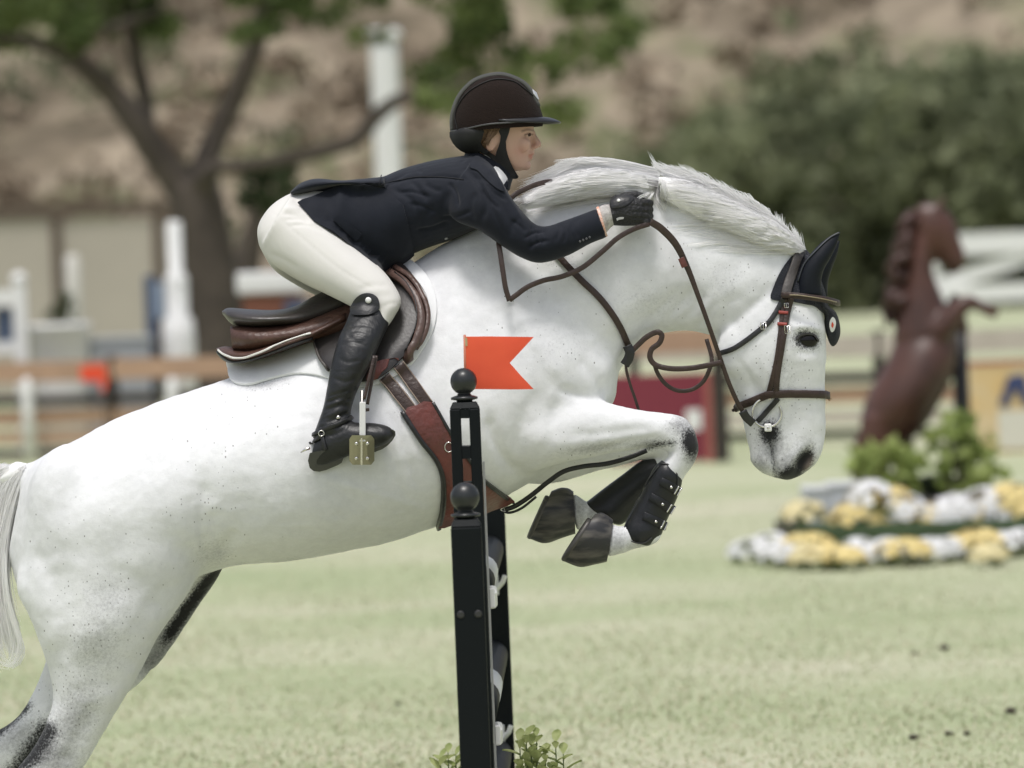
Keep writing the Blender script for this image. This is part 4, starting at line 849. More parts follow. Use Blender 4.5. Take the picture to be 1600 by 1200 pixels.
sculpt(BM_, strokes=[([(834, 243.6), (829, 244.2), (825.5, 245)], 1.2, .0035), ([(835, 233.5), (831, 235)], 2, .0015), ([(832, 251.5), (827, 252.5)], 2.6, .0025), ([(768, 212), (772, 220), (769, 231)], 3, .004)],
       blobs=[(826.5, 212, 6, 4, 0, .006), (825, 205.5, 9, 2.6, 0, -.003)], both=True, post=2)
V, E = mesh_arrays(BM_); Q = proj(V)
set_attr(BM_, 'blush', np.clip(blob_w(Q, 812, 236, 12, 10) * .30 + blob_w(Q, 841, 227, 5, 5) * .3 + stroke_w(Q, [(834, 241), (828, 244), (832, 247)], 2.4, False) * .75 + stroke_w(Q, [(757, 240), (792, 275)], 9, False) * .55, 0, 1))
set_attr(BM_, 'brow', np.clip(stroke_w(Q, [(816, 205), (824, 202.5), (833, 204)], 1.6, False) * .7 + stroke_w(Q, [(820, 211), (826, 208.6), (832, 210)], 1.2, False) * .9, 0, 1))
body = finish(BM_, 'body', SKIN, rider); BODYV = bvh_of(BM_)
p, n_ = hit(826.5, 211.5, BODYV)
for sg in (-1, 1):
    c_ = p - n_ * .0035; e = mesh_obj('eye', *ellipsoid(Vector((c_.x, c_.y * -sg, c_.z)), (.0085, .0075, .0058), n=10), mat('eye_white', (.45, .41, .39), .25), rider)
    c2 = Vector((c_.x + .0035, (c_.y - .0052) * -sg, c_.z)); mesh_obj('iris', *ellipsoid(c2, (.005, .0032, .0050), n=8), mat('iris', (.05, .025, .012), .15), e)
# hair under the helmet
hairm = mat('fair_hair', (.22, .13, .075), .6, bump=(200, .5), vary=(60, (.10, .06, .035), .7))
hb = MB()
strands(hb, [[(783, 198), (776, 206), (764, 218), (758, 232)], [(772, 198), (766, 208), (758, 222), (750, 236)], [(760, 198), (752, 208), (744, 220), (736, 230)], [(745, 198), (735, 208), (726, 218), (722, 228)]], 500, .0012, 3, lambda x, y, r: (hit(x, y, BODYV)[0].y - .002 - .010 * r), noise=2, seg=6, seed=21, rag=.2)
V_, F_ = loft([(778, 196, 708, 204, .085), (770, 210, 710, 216, .083), (760, 222, 714, 226, .075), (752, 234, 724, 234, .055)], n=24, sub=4); hb.add(V_, F_)
hb.build('hair', hairm, rider, True)
# ---------------------------------------------------------------- breeches
RM = remesh([loft(hips, n=32), loft(thigh, n=28), loft(thigh_far, n=28)], .0055, 'breeches')
V, E = mesh_arrays(RM); V = smooth_tb(V, E, 6); V = smooth_np(V, E, 4, .5); RM.vertices.foreach_set('co', V.ravel()); RM.update()
sculpt(RM, strokes=[([(440, 333), (462, 336), (486, 344)], 4, .004), ([(446, 343), (466, 342), (484, 348)], 3, .004), ([(430, 418), (470, 440), (520, 466)], 6, .003), ([(444, 326), (470, 326)], 4, -.003), ([(565, 470), (590, 462), (612, 462)], 6, .002), ([(560, 477), (585, 476)], 3, .002), ([(470, 330), (520, 380), (560, 420)], 14, -.003), ([(424, 330), (470, 370), (530, 420), (590, 455)], 1.6, .002), ([(452, 352), (480, 352), (508, 364)], 3, .003), ([(420, 396), (440, 404), (466, 420)], 4, .003), ([(560, 452), (584, 446), (606, 446)], 5, .002), ([(598, 480), (610, 474), (622, 474)], 3, .002)], both=True)
finish(RM, 'breeches', BREECH, rider); BRV = bvh_of(RM)
# ---------------------------------------------------------------- tall boots
for mi in (False, True):
    sg = 1 if mi else -1
    bt = MB(); V_, F_ = loft(calf, n=30, sub=6, mirror=mi); pp = [(V_, F_), loft(foot, n=26, sub=6, mirror=mi)]
    bm_ = remesh(pp, .0042, 'boot'); V, E = mesh_arrays(bm_); V = smooth_tb(V, E, 6); bm_.vertices.foreach_set('co', V.ravel()); bm_.update()
    cr = []
    rg = random.Random(5)
    for i in range(9):       # creases round the ankle and knee
        y = 612 + i * 6; x0 = 560 - i * 1.5; cr.append(([(x0 - 50, y + 8 + rg.uniform(-4, 4)), (x0 - 28, y + rg.uniform(-4, 4)), (x0 - 6, y - 5 + rg.uniform(-4, 4))], 2.4, .0035))
    for i in range(6):
        y = 489 + i * 9; x0 = 549 - i * 4; cr.append(([(x0 + 4, y + 4), (x0 + 24, y - 2 + rg.uniform(-3, 3)), (x0 + 44, y + 6 + rg.uniform(-3, 3))], 2.2, .0016))
    cr += [([(540, 520), (560, 535), (575, 530)], 4, .002), ([(528, 560), (545, 566), (565, 562)], 3, .002), ([(520, 590), (540, 597), (556, 590)], 3, .0025), ([(546, 655), (540, 668), (530, 676), (512, 682)], 3, .003), ([(500, 664), (520, 660), (546, 650)], 4, -.003)]
    sculpt(bm_, cr, both=True, post=0)
    bo = finish(bm_, 'boot', BOOTL, rider); BTV = bvh_of(bm_)
    # sole and heel
    so = sheet([(484, 708), (484, 731), (499, 737), (520, 730), (534, 723), (538, 714), (556, 709), (586, 706), (606, 696), (618, 680), (614, 671), (600, 676), (575, 682), (546, 689), (512, 703)], .010, step=8, depth=lambda x, y: -.375 + max(0, (y - (706 - (x - 484) * .26))) * .0016, smooth_outline=2)
    Vs_ = [Vector((v.x, v.y * -sg, v.z)) for v in so[0]]; mesh_obj('sole', Vs_, so[1], mat('boot_sole', (.085, .085, .082), .7, bump=(50, .3)), bo, False)
    if mi: continue
    mb = MB(); strap(mb, [(490, 680), (505, 671), (524, 664), (540, 657), (549, 652)], 7, .004, BTV); mb.build('spur_strap', LEATHER_BLK, bo, True)
    mb = MB(); strap(mb, [(484, 694), (496, 687), (504, 678)], 6, .005, BTV); strap(mb, [(509, 703), (506, 690), (503, 677)], 6, .005, BTV); mb.build('spur_strap', LEATHER_BLK, bo, True)
    p, n_ = hit(504, 677, BTV); mb = MB(); mb.tube([p + n_ * .007 + Vector((math.cos(a) * .0075, 0, math.sin(a) * .0075)) for a in np.linspace(0, 6.2832, 17)], .0015, 6, False); mb.build('spur_ring', STEEL, bo, True)
    p, n_ = hit(528, 652, BTV); mb = MB(); mb.lathe(p, [(.006, .0), (.006, .006), (.002, .008)], 12, n_); mb.build('stud', STEEL, bo, True)
    mb = MB(); mb.tube([P(484, 700, -.34), P(476, 703, -.335), P(470, 707, -.33)], [.004, .0035, .002], 8); mb.build('spur', STEEL, bo, True)
    # rounded top with a press stud at the knee
    BB2 = bvh_of(RM, bm_)
    sheet_obj('boot_top', BOOTL, bo, [(551, 492), (550, 478), (556, 466), (566, 459), (578, 458), (588, 463), (593, 472), (592, 484), (580, 492), (565, 494)], .006, bvh=BB2, step=5, off=.003)
    p, n_ = hit(577, 469, BB2); mb = MB(); mb.lathe(p + n_ * .008, [(.0085, 0), (.0085, .003), (.004, .005)], 14, n_); mb.build('stud', mat('white_stud', (.8, .8, .8), .3), bo, True)
# ---------------------------------------------------------------- jacket
JM = remesh([loft(torso, n=36), loft(arm, n=28), loft(arm, n=28, mirror=True), loft([(600, 276, 604, 300, .14), (560, 280, 565, 294, .15), (530, 282, 536, 292, .15), (495, 279, 502, 299, .145), (470, 286, 474, 305, .13), (454, 300, 456, 306, .10)], n=30, sub=5)], .0046, 'jacket')
V, E = mesh_arrays(JM); V = smooth_tb(V, E, 5); V = smooth_np(V, E, 2, .4); JM.vertices.foreach_set('co', V.ravel()); JM.update()
sculpt(JM, strokes=[
    ([(735, 268), (752, 292), (760, 320), (752, 345)], 5, .006), ([(724, 262), (742, 275), (770, 282)], 4, .004), ([(640, 280), (655, 296), (668, 315)], 4, .0045), ([(615, 295), (640, 310), (650, 330)], 4, .0045), ([(662, 278), (668, 290), (690, 300)], 4, .004), ([(596, 290), (640, 278), (690, 276), (730, 280)], 3, .004), ([(648, 252), (652, 262), (660, 270)], 3, .004),
    ([(838, 350), (842, 364), (840, 382)], 3.4, .005), ([(846, 352), (850, 366), (848, 384)], 3, .004), ([(830, 352), (832, 370), (828, 392)], 3.4, .004), ([(872, 348), (874, 362), (866, 378)], 3, .003), ([(905, 338), (900, 352), (905, 372)], 3.4, .004), ([(898, 340), (893, 358), (898, 376)], 3, .003), ([(778, 288), (800, 318), (815, 350)], 6, -.004), ([(770, 300), (790, 330), (806, 365)], 5, .004), ([(760, 310), (778, 344), (790, 372)], 4, .003), ([(812, 340), (800, 352), (796, 372)], 4, .003),
    ([(700, 300), (690, 330), (700, 360)], 6, .004), ([(680, 320), (660, 345), (668, 370)], 6, .004), ([(560, 300), (575, 330), (570, 370)], 6, -.004), ([(600, 320), (615, 350), (610, 390)], 6, .004), ([(745, 300), (735, 320), (740, 345)], 5, .004), ([(720, 255), (728, 246), (735, 240)], 3, .004)],
    blobs=[(690, 262, 30, 10, 5, -.003), (600, 300, 30, 20, 0, .003)], both=True, post=0)
sculpt(JM, strokes=[([(760, 285), (772, 300), (790, 312)], 2.6, .005), ([(752, 296), (764, 312), (780, 326)], 2.6, .005), ([(700, 285), (712, 300), (716, 322)], 2.8, .005), ([(625, 300), (648, 300), (672, 308)], 2.6, .005), ([(640, 318), (660, 322), (680, 332)], 2.6, .004), ([(690, 340), (712, 338), (736, 330)], 3, .005), ([(650, 360), (676, 356), (700, 346)], 3, .005), ([(820, 372), (834, 364), (850, 362)], 2.4, .005), ([(826, 386), (842, 378), (858, 376)], 2.4, .005), ([(800, 345), (812, 352), (822, 362)], 2.4, .004), ([(880, 352), (884, 364), (880, 380)], 2.4, .004), ([(560, 288), (600, 286), (640, 268)], 3, .004)], both=True, post=0)
jk = finish(JM, 'jacket', JACKET, rider)
JV = bvh_of(JM, RM)
sk = sheet_obj('jacket_skirt', JACKET, rider, [(536, 290), (510, 300), (465, 319), (478, 333), (490, 347), (512, 361), (530, 372), (552, 386), (574, 403), (604, 426), (622, 413), (646, 396), (640, 360), (630, 320), (600, 294), (570, 287)], .004, bvh=JV, step=7, off=.004, smooth_outline=1, relief=lambda x, y: .006 * math.exp(-((x - 532 - (y - 300) * .06) / 7) ** 2) + .005 * math.exp(-((x - 522 - (340 - y) * .3) / 9) ** 2) + .004 * math.exp(-((y - 330 - (x - 500) * .55) / 8) ** 2))
SKV = bvh_of(sk.data, JM)
sheet_obj('pocket_flap', JACKET, sk, [(520, 343), (527, 337), (565, 365), (560, 374), (555, 376)], .003, bvh=SKV, step=6, off=.003, smooth_outline=1)
mb = MB(); strap(mb, [(592, 289), (620, 283), (650, 277), (690, 277), (725, 281)], 1.6, .0015, SKV); strap(mb, [(596, 275), (594, 283), (592, 290)], 1.6, .002, SKV); mb.build('seam', mat('seam_dark', (.004, .005, .008), .8), jk, True)
for i in range(4):
    p, n_ = hit(906 + i * 5, 377 - i * 2.2, JV); mb = MB(); mb.lathe(p, [(.0032, 0), (.0032, .002), (.001, .003)], 8, n_); mb.build('cuff_button', mat('dark_button', (.12, .12, .13), .3), jk, True)
p, n_ = hit(697, 372, JV); mb = MB(); mb.lathe(p, [(.005, 0), (.005, .003), (.002, .004)], 10, n_); mb.build('button', mat('pale_button', (.35, .36, .38), .3), jk, True)
V_, F_ = loft([(806, 268, 728, 228, .060), (800, 284, 726, 240, .070), (796, 300, 722, 250, .085)], n=28, sub=4)      # collar
col_ = remesh([(V_, F_)], .005); finish(col_, 'collar', JACKET, rider)
sheet_obj('lapel', JACKET, rider, [(742, 246), (758, 252), (772, 266), (780, 282), (788, 300), (776, 296), (760, 282), (746, 268), (734, 262)], .004, bvh=bvh_of(JM, col_), step=6, off=.003)
V_, F_ = loft([(801, 266, 746, 232, .057), (797, 276, 744, 244, .061), (796, 292, 742, 256, .072)], n=28, sub=4); o = mesh_obj('shirt_collar', V_, F_, SHIRT, rider)
sheet_obj('shirt_collar', SHIRT, rider, [(770, 262), (778, 262), (789, 274), (792, 283), (786, 288), (779, 292), (776, 280)], .003, bvh=bvh_of(o.data, BM_, col_), step=5, off=.002, smooth_outline=2)
sheet_obj('tie_end', JACKET, rider, [(786, 290), (793, 280), (794, 290), (789, 302), (782, 300)], .008, step=4, depth=lambda x, y: -.07, smooth_outline=1)
# cuff of the shirt, bracelet
V_, F_ = loft([(930, 328, 944, 368, .034, -.168), (940, 321, 953, 357, .031, -.166), (952, 319, 959, 352, .027, -.164)], n=22, sub=4); mesh_obj('shirt_cuff', V_, F_, mat('patterned_cuff', (.55, .53, .50), .7, vary=(90, (.2, .18, .17), .8)), rider)
V_, F_ = loft([(931, 324, 946, 371, .039, -.169), (935, 322, 949.5, 369, .0385, -.1685)], n=24, sub=3); mesh_obj('cuff_band', V_, F_, mat('orange_trim', (.62, .22, .10), .6, vary=(160, (.8, .75, .7), .9)), rider)
# ---------------------------------------------------------------- gloves
for sg in (-1, 1):
    gm = remesh(hand_parts(sg, .0012), .0030, 'glove'); V, E = mesh_arrays(gm); V = smooth_tb(V, E, 3); gm.vertices.foreach_set('co', V.ravel()); gm.update()
    sculpt(gm, [([(986, 321), (1008, 322)], 1.3, .002), ([(988, 331), (1010, 331.5)], 1.3, .002), ([(988, 341), (1008, 341)], 1.3, .002)] + [([(975 + i * 4, 320 + (i % 3) * 3), (978 + i * 4, 332 + (i % 2) * 4)], 1.2, .0016) for i in range(8)], both=True, post=0)
    go = finish(gm, 'glove', GLOVE, rider)
    if sg < 0:
        GV = bvh_of(gm)
        sheet_obj('glove_strap', LEATHER_BLK, go, [(955, 312), (962, 306), (980, 305), (990, 309), (984, 318), (972, 324), (958, 326), (954, 320)], .004, bvh=GV, step=4, off=.001)
        p, n_ = hit(967, 315, GV); mb = MB(); mb.lathe(p + n_ * .005, [(.0048, 0), (.0048, .002), (.002, .0035)], 12, n_); mb.build('stud', mat('white_stud', (.8, .8, .8), .3), go, True)
        sheet_obj('mark', mat('glove_print', (.45, .45, .45), .5), go, [(963, 341), (968, 339), (975, 339), (974, 342), (967, 343), (964, 345)], .0008, bvh=GV, step=4, off=.0008, smooth_outline=1)
# ---------------------------------------------------------------- helmet
HELM = mat('helmet_suede', (.018, .012, .010), .95, bump=(260, .35), sheen=.04, spec=.12); HELMB = mat('helmet_band', (.042, .042, .034), .8, bump=(200, .3), sheen=.1); HELMG = mat('helmet_gloss', (.012, .012, .013), .32)
helmet = MB(); sh_ = [(786, 115.5, 766, 116, .012), (802, 119, 744, 123, .050), (819, 130, 727, 136, .078), (832, 145, 716, 151, .092), (841, 161, 709, 168, .100), (847, 178, 705, 186, .104), (849, 188, 705, 200, .105), (848, 197, 706, 207, .104)]
V_, F_ = loft(sh_, n=44, sub=6); helmet = mesh_obj('helmet', V_, F_, HELM, rider); sharp(helmet, 50); HV = bvh_of(helmet.data)
mb = MB(); strap(mb, [(716, 203), (712, 178), (724, 153), (744, 136), (772, 125), (800, 127), (818, 138), (832, 150)], 1.8, .0022, HV); mb.build('seam', mat('helmet_seam', (.008, .007, .006), .7), helmet, True)
# centre panel from brow to nape
Vp = []; Fp = []; prof = crom([(844, 166), (832, 141), (816, 125), (790, 114.5), (768, 114.5), (745, 121), (728, 133), (714, 151), (706, 172), (703.5, 190), (704.5, 205)], 4); ny = 9
for i, (x, y) in enumerate(prof):
    wv = .030 + .012 * math.sin(math.pi * i / (len(prof) - 1))
    for j in range(ny):
        u = j / (ny - 1) * 2 - 1; q = P(x, y, wv * u); c_ = P(776, 178, 0); d = (P(x, y, 0) - c_).normalized(); q = P(x, y, 0) + Vector((0, wv * u, 0)) - d * (.0095 * u * u); Vp.append(q)
for i in range(len(prof) - 1):
    for j in range(ny - 1): Fp.append((i * ny + j, (i + 1) * ny + j, (i + 1) * ny + j + 1, i * ny + j + 1))
cp = mesh_obj('centre_panel', Vp, Fp, HELMB, helmet); s_ = cp.modifiers.new('s', 'SOLIDIFY'); s_.thickness = .004; s_.offset = 0
mb = MB(); strap(mb, [(706, 205), (722, 203), (742, 198), (764, 194), (790, 192), (815, 190)], 2.6, .003, HV); mb.build('rim_piping', mat('rim_piping', (.06, .06, .06), .4), helmet, True)
# peak
Vp = []; Fp = []; na, nr = 25, 6; c_ = P(776, 192, 0); rx = (849 - 776) * mpp()
for i in range(na):
    a = -math.pi / 2 * .98 + math.pi * .98 * i / (na - 1); inn = Vector((c_.x + rx * math.cos(a) * .98, .103 * math.sin(a), 0))
    for j in range(nr):
        t = j / (nr - 1); ext = .050 * max(math.cos(a), 0) ** .75; zpx = 187 + 3 * (1 - math.cos(a)) + 9.0 * t * max(math.cos(a), 0) ** .5 - 2.2 * math.sin(math.pi * t)
        q = P(800, zpx, 0); Vp.append(Vector((inn.x + ext * t, inn.y * (1 + .02 * t), P(776, zpx + 0, 0).z - (inn.x + ext * t - c_.x) * .0)))
for i in range(na - 1):
    for j in range(nr - 1): Fp.append((i * nr + j, (i + 1) * nr + j, (i + 1) * nr + j + 1, i * nr + j + 1))
pk = mesh_obj('peak', Vp, Fp, HELMG, helmet); s_ = pk.modifiers.new('s', 'SOLIDIFY'); s_.thickness = .005; s_.offset = 0
sheet_obj('badge', mat('badge_silver', (.7, .7, .7), .3, metal=.6), helmet, [(830, 141), (836, 146), (840, 157), (837, 155), (832, 148)], .002, bvh=HV, step=4, off=.004, smooth_outline=1)
HD = bvh_of(BM_)
sheet_obj('chin_harness', mat('harness_black', (.008, .008, .008), .7), helmet, [(776, 196), (797, 196), (790, 220), (793, 240), (802, 262), (808, 273), (803, 278), (794, 275), (783, 258), (774, 244), (779, 228), (782, 212)], .004, bvh=HD, step=5, off=.004, smooth_outline=2)
sheet_obj('chin_harness', MATS['harness_black'], helmet, [(706, 206), (722, 200), (748, 196), (756, 205), (752, 222), (760, 232), (778, 246), (790, 262), (782, 258), (766, 245), (752, 236), (736, 237), (722, 233), (710, 221)], .005, bvh=bvh_of(BM_, [o for o in rider.children if o.name.startswith('hair')][0].data), step=5, off=.004, smooth_outline=2)
# ---------------------------------------------------------------- stirrup
st = thing('stirrup', P(566, 726, -.40), 'steel stirrup with ridged foot plate under the rider\'s boot', 'stirrup')
mb = MB(); mb.bar(P(566.5, 628, -.402), P(566.5, 690, -.402), 9.5 * mpp(), .008, up=(0, 1, 0)); mb.build('side_bar', mat('white_bar', (.75, .75, .74), .35), st, bevel=.002)
mb = MB(); V_, F_ = sheet([(550, 680), (580, 680), (585, 686), (585, 720), (580, 726), (551, 726), (546, 720), (546, 686)], .006, step=8, depth=lambda x, y: -.405 + (y - 680) * .0009, smooth_outline=1); mb.add(V_, F_); pl = mb.build('foot_plate', BRASS, st)
for x, y in ((557, 693), (574, 693), (557, 716), (574, 716)):
    mb = MB(); q = P(x, y, -.412 + (y - 680) * .0009); mb.lathe(q, [(.0055, 0), (.005, .004), (.002, .0055)], 10, (0, -1, 0)); mb.build('rivet', STEEL, pl, True)
mb = MB(); mb.bar(P(565, 684, -.412), P(565, 726, -.374), .005, .004, up=(0, 1, 0)); mb.build('ridge', STEEL, pl)
mb = MB(); mb.bar(P(566, 690, -.40), P(566, 690, -.29), .012, .006); mb.bar(P(566, 690, -.29), P(566, 630, -.29), .010, .006, up=(0, 1, 0)); mb.tube([P(566, 630, -.402), P(566, 612, -.37), P(566, 612, -.32), P(566, 630, -.29)], .005, 8); mb.build('arch', STEEL, st)
mb = MB(); strap3(mb, [(585, 556, -.372), (577, 590, -.386), (569, 624, -.394)], 5, .004); strap3(mb, [(588, 556, -.364), (582, 590, -.374), (574, 632, -.384)], 5, .004); strap3(mb, [(576, 640, -.386), (569, 640, -.392), (564, 632, -.394)], 5, .004); mb.build('stirrup_leather', LEATHER, st, True)
# ================================================================ ground and hill
def colour_noise(name, stops, scale, stretch=(1, 1, 1), rough=.9, second=None, bump=0):
    m = bpy.data.materials.new(name); m.use_nodes = True; n = m.node_tree.nodes; l = m.node_tree.links; b = n['Principled BSDF']; b.inputs['Roughness'].default_value = rough; b.inputs['Specular IOR Level'].default_value = .15
    tc = n.new('ShaderNodeTexCoord'); mp = n.new('ShaderNodeMapping'); mp.inputs['Scale'].default_value = stretch; l.new(tc.outputs['Object'], mp.inputs[0])
    no = n.new('ShaderNodeTexNoise'); no.inputs['Scale'].default_value = scale; no.inputs['Detail'].default_value = 8; no.inputs['Roughness'].default_value = .6; l.new(mp.outputs[0], no.inputs['Vector'])
    cr = n.new('ShaderNodeValToRGB'); e = cr.color_ramp.elements
    for i, (p, c) in enumerate(stops):
        el = e[i] if i < 2 else e.new(p); el.position = p; el.color = (*c, 1)
    l.new(no.outputs['Fac'], cr.inputs[0]); out = cr.outputs[0]
    if second:
        n2 = n.new('ShaderNodeTexNoise'); n2.inputs['Scale'].default_value = second[0]; n2.inputs['Detail'].default_value = 10; n2.inputs['Roughness'].default_value = .7; l.new(mp.outputs[0], n2.inputs['Vector'])
        mr = n.new('ShaderNodeMapRange'); mr.inputs[1].default_value = .3; mr.inputs[2].default_value = .7; mr.inputs[3].default_value = 1 - second[1]; mr.inputs[4].default_value = 1 + second[1]; l.new(n2.outputs['Fac'], mr.inputs[0])
        mx = n.new('ShaderNodeVectorMath'); mx.operation = 'SCALE'; l.new(out, mx.inputs[0]); l.new(mr.outputs[0], mx.inputs['Scale']); out = mx.outputs[0]
        if bump:
            bp = n.new('ShaderNodeBump'); bp.inputs['Strength'].default_value = bump; bp.inputs['Distance'].default_value = .03; l.new(n2.outputs['Fac'], bp.inputs['Height']); l.new(bp.outputs[0], b.inputs['Normal'])
    l.new(out, b.inputs['Base Color']); return m
LAWN = colour_noise('lawn', [(.30, (.30, .35, .20)), (.44, (.365, .40, .245)), (.57, (.44, .45, .31)), (.72, (.52, .49, .385))], .36, (.7, .9, 1), second=(11, .12), bump=.15)
gx = np.concatenate([np.linspace(-900, -40, 12), np.linspace(-34, 34, 60), np.linspace(40, 900, 12)]); gy = np.concatenate([np.linspace(-60, -2, 8), np.linspace(0, 60, 70), np.linspace(66, 1600, 24)])
Vg = []
for y in gy:
    for x in gx:
        near = abs(x) < 36 and -3 < y < 62
        Vg.append((x, y, (.004 * math.sin(x * 1.7 + y * .6) * math.sin(y * 1.1 - x * .4) - .006) if near else -.006))
k = len(gx); Fg = [(j * k + i, j * k + i + 1, (j + 1) * k + i + 1, (j + 1) * k + i) for j in range(len(gy) - 1) for i in range(k - 1)]
g = mesh_obj('ground', Vg, Fg, LAWN); tag(g, kind='structure')
# short tufts of grass
def blades(name, n, area, h, mats, seed):
    rg = np.random.default_rng(seed); V = []; Fc = []; mi = []
    for i in range(n):
        px = rg.uniform(-1700, 3300); py = area[0] + (area[1] - area[0]) * rg.random() ** .8; c = G(px, py); a = rg.random() * 3.14; hh = h * (.5 + rg.random()); w_ = .004 + .006 * rg.random(); d = Vector((math.cos(a), math.sin(a), 0)) * w_; le = Vector((rg.normal(0, .5), rg.normal(0, .5), 1)).normalized() * hh
        k = len(V); c.z = -.008; V += [c - d, c + d, c + le]; Fc.append((k, k + 1, k + 2)); mi.append(rg.integers(0, len(mats)))
    o = mesh_obj(name, V, Fc, None, None, False)
    for m_ in mats: o.data.materials.append(m_)
    o.data.polygons.foreach_set('material_index', [int(x) for x in mi]); return o
gr = blades('grass', 180000, (760, 1215), .014, [mat('blade_green', (.33, .38, .21), .7), mat('blade_pale', (.50, .50, .36), .7), mat('blade_mid', (.41, .45, .27), .7), mat('blade_straw', (.52, .47, .34), .7)], 31)
tag(gr, 'short mown grass over the whole arena', 'grass', kind='stuff')
# hill
HILL = colour_noise('dry_hillside', [(.28, (.06, .055, .036)), (.42, (.16, .13, .09)), (.52, (.27, .225, .165)), (.60, (.13, .14, .07)), (.72, (.38, .32, .24))], .13, (1, .55, 1.6), second=(.5, .35))
def hill_z(x, y):
    s = max(0, y - 150 + .10 * x); return s * .30 + (1.6 * math.sin(x * .09 + y * .03) + 1.1 * math.sin(x * .21 - y * .05)) * min(1, s / 25) - .4
hx = np.linspace(-130, 130, 90); hy = np.linspace(132, 330, 60); Vh = [(x, y, hill_z(x, y)) for y in hy for x in hx]; k = len(hx)
hl = mesh_obj('hill', Vh, [(j * k + i, j * k + i + 1, (j + 1) * k + i + 1, (j + 1) * k + i) for j in range(len(hy) - 1) for i in range(k - 1)], HILL); tag(hl, kind='structure')
# ---------------------------------------------------------------- foliage
def leaf_faces(V, Fc, c, size, n, rg, flat=1.0, long=1.7):
    for i in range(n):
        d = rg.normal(0, 1, 3); d /= np.linalg.norm(d); e = np.cross(d, rg.normal(0, 1, 3)); e /= max(np.linalg.norm(e), 1e-6); s = size * (.6 + .8 * rg.random()); k = len(V); c_ = np.asarray(c[i])
        V += [c_ - d * s * long / 2, c_ + e * s * .5, c_ + d * s * long / 2, c_ - e * s * .5]; Fc.append((k, k + 1, k + 2, k + 3))
def leaf_mat(name, a, b, scale=3):
    m = colour_noise(name, [(.35, a), (.65, b)], scale, rough=.55); n = m.node_tree.nodes; l = m.node_tree.links; bs = n['Principled BSDF']; src = bs.inputs['Base Color'].links[0].from_socket
    tr = n.new('ShaderNodeBsdfTranslucent'); l.new(src, tr.inputs[0]); mx = n.new('ShaderNodeMixShader'); mx.inputs[0].default_value = .4; l.new(bs.outputs[0], mx.inputs[1]); l.new(tr.outputs[0], mx.inputs[2]); l.new(mx.outputs[0], n['Material Output'].inputs[0]); return m
def cloud(blobs, per, rg):
    """points in lumpy ellipsoids; blobs: (centre, radius xyz)"""
    out = []
    for c, r in blobs:
        n = int(per * r[0] * r[2]) + 6
        d = rg.normal(0, 1, (n, 3)); d /= np.linalg.norm(d, axis=1)[:, None]; q = rg.random((n, 1)) ** .45
        out.append(np.asarray(c) + d * q * np.asarray(r))
    return np.vstack(out)
LG = leaf_mat('leaf_green', (.07, .105, .035), (.26, .31, .12), .7); LD = leaf_mat('leaf_dark', (.025, .036, .018), (.075, .095, .045), .8); LO = leaf_mat('leaf_olive', (.075, .09, .05), (.19, .205, .12), .12); LBR = leaf_mat('leaf_brown', (.09, .068, .048), (.24, .185, .13), .12); LY = leaf_mat('leaf_bright', (.20, .27, .07), (.44, .50, .19), 2); LT = leaf_mat('leaf_thicket', (.12, .14, .075), (.30, .32, .19), .25)
BARK = mat('bark', (.085, .068, .053), .9, bump=(9, .8), vary=(2.5, (.035, .028, .022), .8))
rg = np.random.default_rng(41)
# hillside brush: one mass
V = []; Fc = []; mi = []
for i in range(1900):
    x = rg.uniform(-62, 62); y = rg.uniform(152, 300); z = hill_z(x, y); r = rg.uniform(.5, 1.9); n0 = len(Fc)
    px, py = proj([(x, y, z + r)])[0]
    q = math.sin(x * .11 + 1.3) * math.sin(y * .06 + x * .02) + rg.normal(0, .45) + (.9 if px > 1000 and py > 130 + (1250 - px) * .2 else -.1)
    mt = 0 if q > .25 else 1 if q > -.1 else 2
    pts = cloud([((x, y, z + r * .5), (r, r, r * .7))], 26 / max(r, .6), rg); leaf_faces(V, Fc, pts, .34, len(pts), rg); mi += [mt] * (len(Fc) - n0)
ob = mesh_obj('hillside_brush', V, Fc, None, None, False)
for m_ in (LO, LBR, mat('dry_brush', (.26, .205, .145), .9)): ob.data.materials.append(m_)
ob.data.polygons.foreach_set('material_index', mi); tag(ob, 'dry brown and olive scrub covering the far hillside', 'scrub', kind='stuff')
# tall dark thicket at the foot of the hill
V = []; Fc = []; mi = []; HY = 135
for i in range(230):
    px = rg.uniform(1000, 1700); t = rg.random(); top = 300 - 150 * min(1, max(0, (px - 1000) / 260)); py = 490 - 20 * (px - 1330) / 300 - (490 - top) * t
    c = P(px, py, HY + rg.uniform(-3, 6)); r = rg.uniform(.6, 1.4); n0 = len(Fc); pts = cloud([(c, (r, r, r))], 60, rg); leaf_faces(V, Fc, pts, .30, len(pts), rg); mi += [int(rg.random() < (.45 + .6 * t))] * (len(Fc) - n0)
for i in range(110):
    px = rg.uniform(960, 1700); top = 300 - 150 * min(1, max(0, (px - 1000) / 260)); c = P(px, top + rg.normal(-10, 34), HY + rg.uniform(4, 14)); r = rg.uniform(.3, .9); n0 = len(Fc); pts = cloud([(c, (r, r, r * 1.1))], 50, rg); leaf_faces(V, Fc, pts, .28, len(pts), rg); mi += [1] * (len(Fc) - n0)
ob = mesh_obj('thicket', V, Fc, None, None, False)
for m_ in (LO, LT): ob.data.materials.append(m_)
ob.data.polygons.foreach_set('material_index', mi); tag(ob, 'tall dark green thicket at the foot of the hill', 'thicket', kind='stuff')
